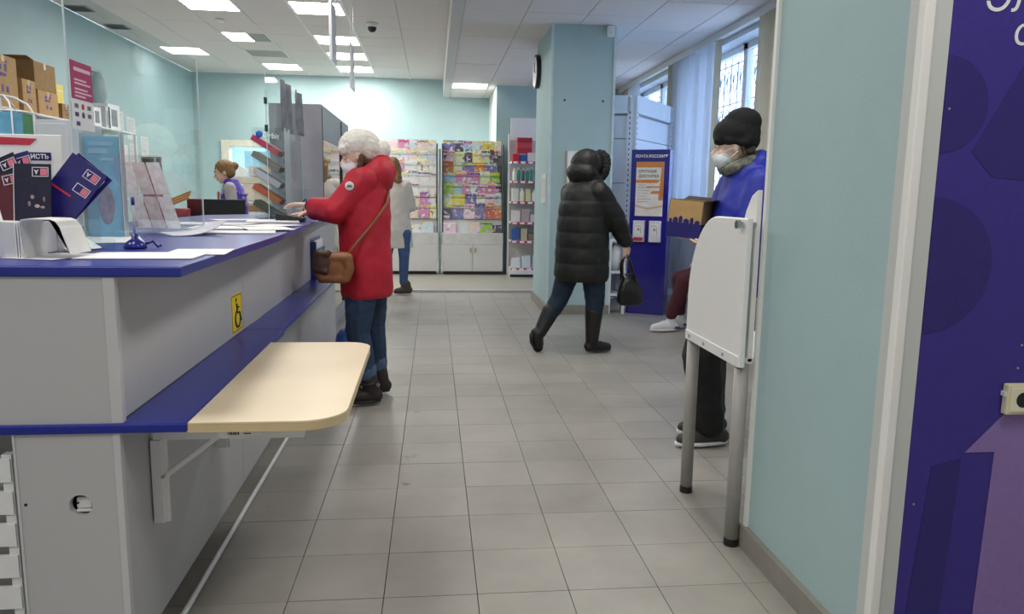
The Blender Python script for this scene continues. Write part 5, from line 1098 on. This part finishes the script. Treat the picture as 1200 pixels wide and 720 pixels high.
# --- 3: walker in the long dark puffer coat
p3 = thing('person', 'person walking away in long black quilted hooded coat and tall boots', 'person', (1.2, 6.0, 0))
F = V(.82, .57, 0).normalized(); S3 = V(-F.y, F.x, 0)
c0 = V(1.20, 6.0, 0)
J = dict(hip=[c0+S3*.09+V(-.03, 0, .86), c0-S3*.09+V(.03, 0, .86)], kn=[V(1.04, 6.05, .44), V(1.315, 5.95, .42)], an=[V(.865, 5.98, .20), V(1.30, 5.95, .10)], sh=[c0+S3*.13+V(.0, 0, 1.33), c0-S3*.14+V(.02, 0, 1.34)], el=[V(1.12, 6.22, 1.10), V(1.45, 5.88, 1.10)], wr=[V(1.32, 6.30, .93), V(1.555, 5.93, .90)], neck=c0+F*.03+V(0, 0, 1.43))
s = Sh(); base_body(s, J, .80); P, F2, S_, U2, hm = head(s, V(1.25, 6.03, 1.51), F, .97, .15); hand(s, J['wr'][0], (.1, .1, -1), (-.6, .6, 0), 1, .6); hand(s, J['wr'][1], (.08, .02, -1), (.6, -.8, 0), -1, 1.1); s.build('body', M_SKIN, p3, .008, 3); eyes(P, p3, .97)
M_PUF = mat('black_puffer', '#0b0f0e', .6, noise_amt=.2, noise_scale=20, bump=.15, bump_scale=50)
s = Sh(); s.loft([(V(1.205, 6.0, .60), .20, .225), (V(1.205, 6.0, .63), .215, .235), (V(1.205, 6.0, .85), .205, .235), (V(1.205, 6.0, 1.05), .19, .23), (V(1.21, 6.0, 1.22), .175, .225), (V(1.215, 6.0, 1.32), .15, .205), (V(1.225, 6.01, 1.39), .12, .165), (V(1.235, 6.015, 1.44), .09, .11)], F)
s.chain([c0-S3*.165+V(.01, 0, 1.315), J['el'][1], V(1.54, 5.92, .935)], [.088, .085, .065]); s.chain([c0+S3*.145+V(.01, 0, 1.31), J['el'][0], V(1.29, 6.29, .95)], [.09, .08, .062]); s.build('coat', M_PUF, p3, .010, 2, quilt(.0065, .125, .62))
s = Sh(); s.ell(P(-.03, 0, .025), (.140, .128, .122), hm); s.ell(P(-.075, 0, -.06), (.115, .145, .085), hm); s.ell(P(-.03, 0, -.11), (.13, .14, .05), hm); s.chain([P(-.02, .10, -.09), P(.06, .08, -.10)], [.05, .035]); s.chain([P(-.02, -.10, -.09), P(.06, -.08, -.10)], [.05, .035]); s.build('hood', M_PUF, p3, .009, 3, folds(.007, 12, 5))
s = Sh(); ring = [P(.085+.02*math.sin(a), .118*math.cos(a), .012+.128*math.sin(a)) for a in [-.9+k*(PI+1.8)/14 for k in range(15)]]; s.chain(ring, [.032]*15); s.build('fur_trim', mat('black_fur', '#141614', .9), p3, .007, 1, lambda p, n: .010*noise.noise(p*60))
M_DJ = mat('dark_jeans', '#14283a', .8, noise_amt=.2)
s = Sh(); s.chain([V(1.15, 6.04, .80), V(1.04, 6.05, .44), V(.93, 6.01, .28)], [.115, .08, .065]); s.chain([V(1.27, 5.95, .80), V(1.315, 5.95, .42), V(1.305, 5.95, .26)], [.115, .078, .065]); s.build('jeans', M_DJ, p3, .009, 3, folds(.007, 12, 2))
M_BB = mat('black_boots', '#161414', .5, noise_amt=.15)
sh_ = Sh(); sh_.chain([V(.965, 6.03, .34), V(.87, 5.98, .17)], [.075, .055]); sh_.chain([V(.845, 5.97, .155), V(.862, 5.985, .07), V(.872, 6.01, .028)], [.05, .042, .030]); sh_.cap(V(.835, 5.97, .165), V(.86, 5.99, .15), .045); bo_ = sh_.build('boot', M_BB, p3, .007, 2)
MB().tube([V(.792, 5.95, .165), V(.80, 5.965, .09), V(.838, 5.99, .02), V(.87, 6.01, .006)], .016, 8).build('sole', M_BLACK, bo_, True)
shoe('boot', p3, V(1.25, 5.94, .010), V(1.465, 5.99, .010), M_BB, True, .12, .045, ([V(1.30, 5.95, .1), V(1.308, 5.95, .34)], [.055, .075]))
hb = thing('handbag', 'black leather handbag carried by the person in the quilted coat', 'bag', (1.60, 5.93, .40)); M_HB = mat('black_leather', '#121214', .35, noise_amt=.1)
s = Sh(); s.loft([(V(1.605, 5.94, .40), .15-.06, .035), (V(1.605, 5.94, .43), .115, .055), (V(1.60, 5.94, .52), .105, .06), (V(1.595, 5.94, .60), .075, .045), (V(1.585, 5.94, .66), .045, .02)], (1, .1, 0)); s.build('body', M_HB, hb, .008, 2, folds(.006, 18))
for dy in (-.03, .03): MB().tube([V(1.53, 5.94+dy, .60), V(1.525, 5.94+dy, .74), V(1.555, 5.935, .84), V(1.60, 5.94+dy, .74), V(1.645, 5.94+dy, .58)], .008, 6).build('handle', M_HB, hb, True)
MB().tube([V(1.535, 5.90, .66), V(1.55, 5.90, .63)], .008, 8).build('buckle', M_CHROME, hb)

# --- 4: person in black hat and blue jacket holding a box
p4 = thing('person', 'person in black beanie, face mask and blue jacket holding an open box', 'person', (1.48, 3.68, 0))
J = dict(hip=[V(1.46, 3.60, .90), V(1.50, 3.78, .90)], kn=[V(1.38, 3.60, .48), V(1.44, 3.80, .48)], an=[V(1.47, 3.62, .09), V(1.52, 3.82, .09)], sh=[V(1.575, 3.54, 1.34), V(1.575, 3.82, 1.34)], el=[V(1.50, 3.46, 1.13), V(1.50, 3.92, 1.12)], wr=[V(1.395, 3.60, 1.05), V(1.40, 3.93, 1.07)], neck=V(1.53, 3.68, 1.45))
s = Sh(); base_body(s, J, .86); P, F2, S_, U2, hm = head(s, V(1.492, 3.67, 1.545), (-.93, .33, 0), 1.0, .12); hand(s, J['wr'][0], (-.55, .85, .05), (0, 0, -1), 1, .25, .95); hand(s, J['wr'][1], (-.8, -.5, .0), (0, 0, -1), -1, .25, .95); s.build('body', M_SKIN, p4, .0065, 3); eyes(P, p4); mask(P, p4, mat('mask_pale', '#dfe4e6', .7), 1, hm)
M_BJ = mat('blue_jacket', '#1c2a9c', .6, noise_amt=.12, noise_scale=8)
s = Sh(); s.loft([(V(1.52, 3.68, .80), .15, .22), (V(1.52, 3.68, .95), .155, .225), (V(1.545, 3.68, 1.15), .135, .21), (V(1.565, 3.68, 1.28), .125, .20), (V(1.575, 3.68, 1.38), .105, .17), (V(1.565, 3.68, 1.46), .085, .105)], (1, 0, 0))
s.chain([V(1.575, 3.52, 1.345), V(1.52, 3.47, 1.12), V(1.425, 3.55, 1.06)], [.09, .078, .055]); s.chain([V(1.575, 3.84, 1.345), V(1.515, 3.92, 1.12), V(1.43, 3.93, 1.08)], [.09, .078, .055]); s.chain([V(1.61, 3.59, 1.45), V(1.645, 3.68, 1.465), V(1.61, 3.77, 1.45)], [.055, .066, .055]); s.build('jacket', M_BJ, p4, .009, 4, folds(.009, 8, 4))
s = Sh(); s.chain([V(1.535+.078*math.cos(a), 3.68+.078*math.sin(a), 1.455-.03*(-math.cos(a))) for a in [k*PI/6 for k in range(13)]], [.034]*13); s.build('scarf', mat('grey_camo', '#4a4f48', .9, noise_amt=.5, noise_scale=28, col2='#8a8a7e'), p4, .008, 2, folds(.006, 30))
M_BN = mat('black_beanie', '#0e0f10', .9, noise_amt=.1, bump=.3, bump_scale=90)
s = Sh(); s.ell(P(-.018, 0, .055), (.116, .100, .092), hm); s.ell(P(-.045, 0, .10), (.096, .088, .078), hm); s.ell(P(-.055, 0, .02), (.072, .094, .070), hm); s.chain([P(.070, .045, .030), P(.070, -.045, .030)], [.024, .024]); s.chain([P(.03, .078, .02), P(-.06, .078, .0)], [.018, .02]); s.chain([P(.03, -.078, .02), P(-.06, -.078, .0)], [.018, .02]); s.build('beanie', M_BN, p4, .007, 6, folds(.004, 14, 8))
s = Sh(); s.chain([P(-.035, .068, -.01), P(-.045, .066, -.055)], [.013, .010]); s.chain([P(-.035, -.068, -.01), P(-.045, -.066, -.055)], [.013, .010]); s.chain([P(-.075, .04, -.03), P(-.075, -.04, -.03)], [.028, .028]); s.build('hair', M_HAIR, p4, .007, 2)
M_BT = mat('black_trousers', '#0f1012', .75, noise_amt=.15)
s = Sh(); s.chain([V(1.46, 3.60, .86), V(1.36, 3.60, .48), V(1.42, 3.61, .13)], [.125, .105, .085]); s.chain([V(1.51, 3.78, .86), V(1.46, 3.80, .48), V(1.50, 3.82, .13)], [.125, .105, .085]); s.cap(V(1.50, 3.62, .88), V(1.50, 3.76, .88), .13); s.build('trousers', M_BT, p4, .009, 3, folds(.010, 9, 6))
for h_, t_ in ((V(1.53, 3.63, .008), V(1.245, 3.60, .008)), (V(1.60, 3.83, .008), V(1.32, 3.80, .008))): shoe('shoe', p4, h_, t_, mat('grey_trainer', '#3a3834', .6), True, .085, .043, None, M_WHITE)
# the box
cbx = thing('cardboard_box', 'open cardboard box with navy skyline print held by the person in blue', 'box', (1.30, 3.72, 1.09))
bm_ = Matrix.Translation((1.195, 3.775, 1.085)) @ Matrix.Rotation(-.65, 4, 'Z') @ Matrix.Rotation(.08, 4, 'Y'); BW, BD, BH = .18, .23, .19
def cbox(name, p, q, m): return MB().box(p, q, 0, mtx=bm_).build(name, m, cbx)
M_CI = mat('box_inside', '#5a4630', .8)
cbox('bottom', (0, 0, 0), (BW, BD, .005), M_CARD)
for p, q in (((0, 0, 0), (BW, .005, BH)), ((0, BD-.005, 0), (BW, BD, BH)), ((0, 0, 0), (.005, BD, BH)), ((BW-.005, 0, 0), (BW, BD, BH))): cbox('side', p, q, M_CARD)
cbox('navy_band', (-.0008, -.0012, 0), (BW+.0008, -.0002, .075), M_NAVY); cbox('navy_band', (BW+.0002, 0, 0), (BW+.0012, BD, .075), M_NAVY); cbox('navy_band', (-.0012, 0, 0), (-.0002, BD, .075), M_NAVY)
m = MB()
for k, (x, w_, h) in enumerate(((.01, .016, .012), (.03, .026, .02), (.06, .02, .028), (.085, .03, .016), (.12, .018, .024), (.145, .026, .012))):
    m.box((x, -.0014, .07), (x+w_, -.0003, .075+h), mtx=bm_); m.prism([bm_ @ Vector((x, -.0014, .075+h)), bm_ @ Vector((x+w_, -.0014, .075+h)), bm_ @ Vector((x+w_/2, -.0014, .084+h))], bm_.to_3x3() @ Vector((0, .001, 0)))
m.build('skyline_print', M_NAVY, cbx)
for pts in (((0, 0, BH), (BW, 0, BH), (BW, -.07, BH+.012), (0, -.07, BH+.012)), ((0, BD, BH), (BW, BD, BH), (BW, BD+.07, BH+.015), (0, BD+.07, BH+.015)), ((BW, 0, BH), (BW, BD, BH), (BW+.05, BD, BH+.01), (BW+.05, 0, BH+.01))):
    if pts[0] == (0, 0, BH): pts = ((0, .004, BH), (BW, .004, BH), (BW, .06, BH-.07), (0, .06, BH-.07))
    MB().prism([bm_ @ Vector(p) for p in pts], bm_.to_3x3() @ Vector((0, .002, .003))).build('flap', mat('flap_dark', '#3a3028', .8), cbx)

# --- 5: seated visitor behind, only the legs show
ch = thing('waiting_chair', 'grey waiting chair by the windows under the seated person', 'chair', (2.72, 6.95, 0)); bx('seat', (2.52, 6.72, .42), (2.95, 7.18, .46), M_GREYLAM, ch, .01); bx('backrest', (2.93, 6.74, .5), (2.96, 7.16, .85), M_GREYLAM, ch, .01)
for x in (2.55, 2.92):
    for y in (6.76, 7.14): MB().cyl((x, y, 0), (x, y, .42 if x < 2.9 else .84), .012).build('leg', M_GMETAL, ch)
p5 = thing('person', 'seated person by the windows, maroon trousers and white trainers showing', 'person', (2.65, 6.95, 0))
J = dict(hip=[V(2.72, 6.86, .55), V(2.72, 7.04, .55)], kn=[V(2.38, 6.83, .50), V(2.40, 7.06, .50)], an=[V(2.275, 6.90, .11), V(2.42, 7.08, .10)], sh=[V(2.78, 6.77, 1.0), V(2.78, 7.13, 1.0)], el=[V(2.72, 6.72, .76), V(2.72, 7.18, .76)], wr=[V(2.64, 6.82, .66), V(2.64, 7.08, .66)], neck=V(2.76, 6.95, 1.07))
s = Sh(); base_body(s, J, .82); P, F2, S_, U2, hm = head(s, V(2.74, 6.95, 1.17), (-1, 0, 0), .95, .1); hand(s, J['wr'][0], (-1, .2, 0), (0, 0, 1), 1, .5); hand(s, J['wr'][1], (-1, -.2, 0), (0, 0, 1), -1, .5); s.build('body', M_SKIN, p5, .009, 3); eyes(P, p5, .95)
s = Sh(); s.ell(P(-.03, 0, .03), (.11, .092, .1), hm); s.build('hair', M_HAIR, p5, .009, 2)
s = Sh(); s.loft([(V(2.73, 6.95, .50), .14, .2), (V(2.75, 6.95, .75), .14, .2), (V(2.78, 6.95, .95), .12, .2), (V(2.77, 6.95, 1.06), .07, .09)], (1, 0, 0)); s.chain([J['sh'][0], J['el'][0], V(2.68, 6.80, .67)], [.075, .065, .05]); s.chain([J['sh'][1], J['el'][1], V(2.68, 7.10, .67)], [.075, .065, .05]); s.build('jacket', mat('dark_jacket', '#2a2c34', .6), p5, .010, 3, folds(.008, 8))
s = Sh(); s.chain([V(2.72, 6.86, .56), V(2.37, 6.83, .505), V(2.275, 6.89, .17)], [.10, .078, .058]); s.chain([V(2.72, 7.04, .56), V(2.40, 7.06, .50), V(2.42, 7.08, .17)], [.10, .078, .058]); s.build('trousers', mat('maroon_cloth', '#4a1c28', .8), p5, .009, 3)
for h_, t_ in ((V(2.345, 6.91, .008), V(2.075, 6.88, .008)), (V(2.49, 7.08, .008), V(2.22, 7.06, .008))):
    o = shoe('trainer', p5, h_, t_, mat('white_trainer', '#e4e4e8', .5), True, .10, .047, None, M_WHITE); bx('blue_heel', (h_.x-.04, h_.y-.05, .03), (h_.x+.012, h_.y-.044, .055), mat('heel_blue', '#3a3f8a', .5), o, .002)

# --- 6: clerk behind the counter
p6 = thing('person', 'clerk with tied-back hair and purple patterned waistcoat behind the counter', 'person', (-2.2, 8.5, 0))
J = dict(hip=[V(-2.17, 8.42, .88), V(-2.17, 8.60, .88)], kn=[V(-2.18, 8.42, .48), V(-2.18, 8.60, .48)], an=[V(-2.17, 8.42, .09), V(-2.17, 8.60, .09)], sh=[V(-2.17, 8.33, 1.31), V(-2.17, 8.67, 1.31)], el=[V(-2.12, 8.28, 1.05), V(-2.20, 8.72, 1.05)], wr=[V(-2.34, 8.35, 1.02), V(-2.42, 8.62, 1.02)], neck=V(-2.22, 8.5, 1.38))
s = Sh(); base_body(s, J, .82); P, F2, S_, U2, hm = head(s, V(-2.27, 8.48, 1.485), (-1, -.35, 0), .97, .30); hand(s, J['wr'][0], (-1, .3, -.1), (0, 0, 1), 1, .4); hand(s, J['wr'][1], (-1, -.1, -.1), (0, 0, 1), -1, .4); s.build('body', M_SKIN, p6, .008, 3); eyes(P, p6, .97); MB().tube([P(.088, -.02, -.066), P(.094, 0, -.066), P(.088, .02, -.066)], .005, 6).build('mouth', M_LIP, p6, True)
s = Sh(); s.ell(P(-.03, 0, .035), (.105, .088, .092), hm); s.ell(P(-.06, 0, -.01), (.07, .085, .08), hm); s.ell(P(-.135, 0, .03), (.045, .045, .045), hm); s.build('tied_hair', M_HAIRF, p6, .008, 2, folds(.004, 40))
M_SLV = mat('grey_sleeve', '#b4b2b4', .8)
s = Sh(); s.loft([(V(-2.17, 8.5, .85), .125, .185), (V(-2.17, 8.5, 1.1), .12, .18), (V(-2.18, 8.5, 1.28), .11, .18), (V(-2.19, 8.5, 1.38), .07, .09)], (1, 0, 0)); s.chain([J['sh'][0], J['el'][0], V(-2.31, 8.34, 1.025)], [.068, .056, .042]); s.chain([J['sh'][1], J['el'][1], V(-2.39, 8.63, 1.025)], [.068, .056, .042]); s.build('jumper', M_SLV, p6, .009, 3, folds(.006, 14))
M_VEST = mat('purple_vest', '#3a2ba0', .5, noise_amt=0, noise_scale=22, col2='#5540c0')
s = Sh(); s.loft([(V(-2.17, 8.5, .80), .15, .205), (V(-2.17, 8.5, 1.05), .145, .20), (V(-2.175, 8.5, 1.25), .13, .175), (V(-2.185, 8.5, 1.35), .09, .13), (V(-2.195, 8.5, 1.41), .07, .085)], (1, 0, 0)); s.build('waistcoat', M_VEST, p6, .009, 3, folds(.005, 10))
m = MB()
for k in range(26):
    a = random.uniform(-2.6, .2) ; z = random.uniform(.95, 1.28); c = V(-2.172+.140*math.cos(a), 8.5+.194*math.sin(a), z); m.ell(c, (.012, .012, .02), Matrix.Rotation(random.uniform(-1, 1), 3, 'Y'), 8)
m.build('vest_print', mat('vest_print', '#b8a8d8', .6), p6, True)
b = MB(); b.prism([V(-2.325, 8.44, 1.26), V(-2.335, 8.49, 1.28), V(-2.325, 8.53, 1.26), V(-2.335, 8.49, 1.10)], (-.006, 0, 0)).build('orange_scarf', mat('orange_tie', '#d8643a', .6), p6)
s = Sh(); s.chain([V(-2.17, 8.42, .85), V(-2.18, 8.42, .48), V(-2.17, 8.42, .12)], [.10, .075, .06]); s.chain([V(-2.17, 8.60, .85), V(-2.18, 8.60, .48), V(-2.17, 8.60, .12)], [.10, .075, .06]); s.build('trousers', M_BT, p6, .010, 2)
for y in (8.42, 8.60): shoe('shoe', p6, V(-2.10, y, .006), V(-2.34, y-.02, .006), M_BB, True, .08, .04)
wd_ = thing('clerk_table', 'work table in front of the clerk, behind the monitor', 'table', (-2.6, 8.5, 0)); bx('table_top', (-2.95, 7.9, .93), (-2.36, 9.1, .96), M_GREYLAM, wd_)
for x in (-2.9, -2.41):
    for y in (7.95, 9.05): bx('leg', (x-.02, y-.02, 0), (x+.02, y+.02, .93), M_GMETAL, wd_)
o = MB().prism([V(-2.62, 8.1, .962), V(-2.45, 8.12, .962), V(-2.42, 8.32, 1.12), V(-2.56, 8.34, 1.14)], (0, -.003, .003)).build('held_paper', M_PAPER); tag(o, 'white sheet propped on the table in front of the clerk', 'paper')
o = MB().box((-.14, -.002, -.2), (.14, .002, .2), mtx=Matrix.Translation((-3.55, YB-.02, 1.55)) @ Matrix.Rotation(.5, 4, 'Y')).build('wall_sheet', M_PAPER2); tag(o, 'tilted white notice sheet on the back wall beside the clerk', 'notice')
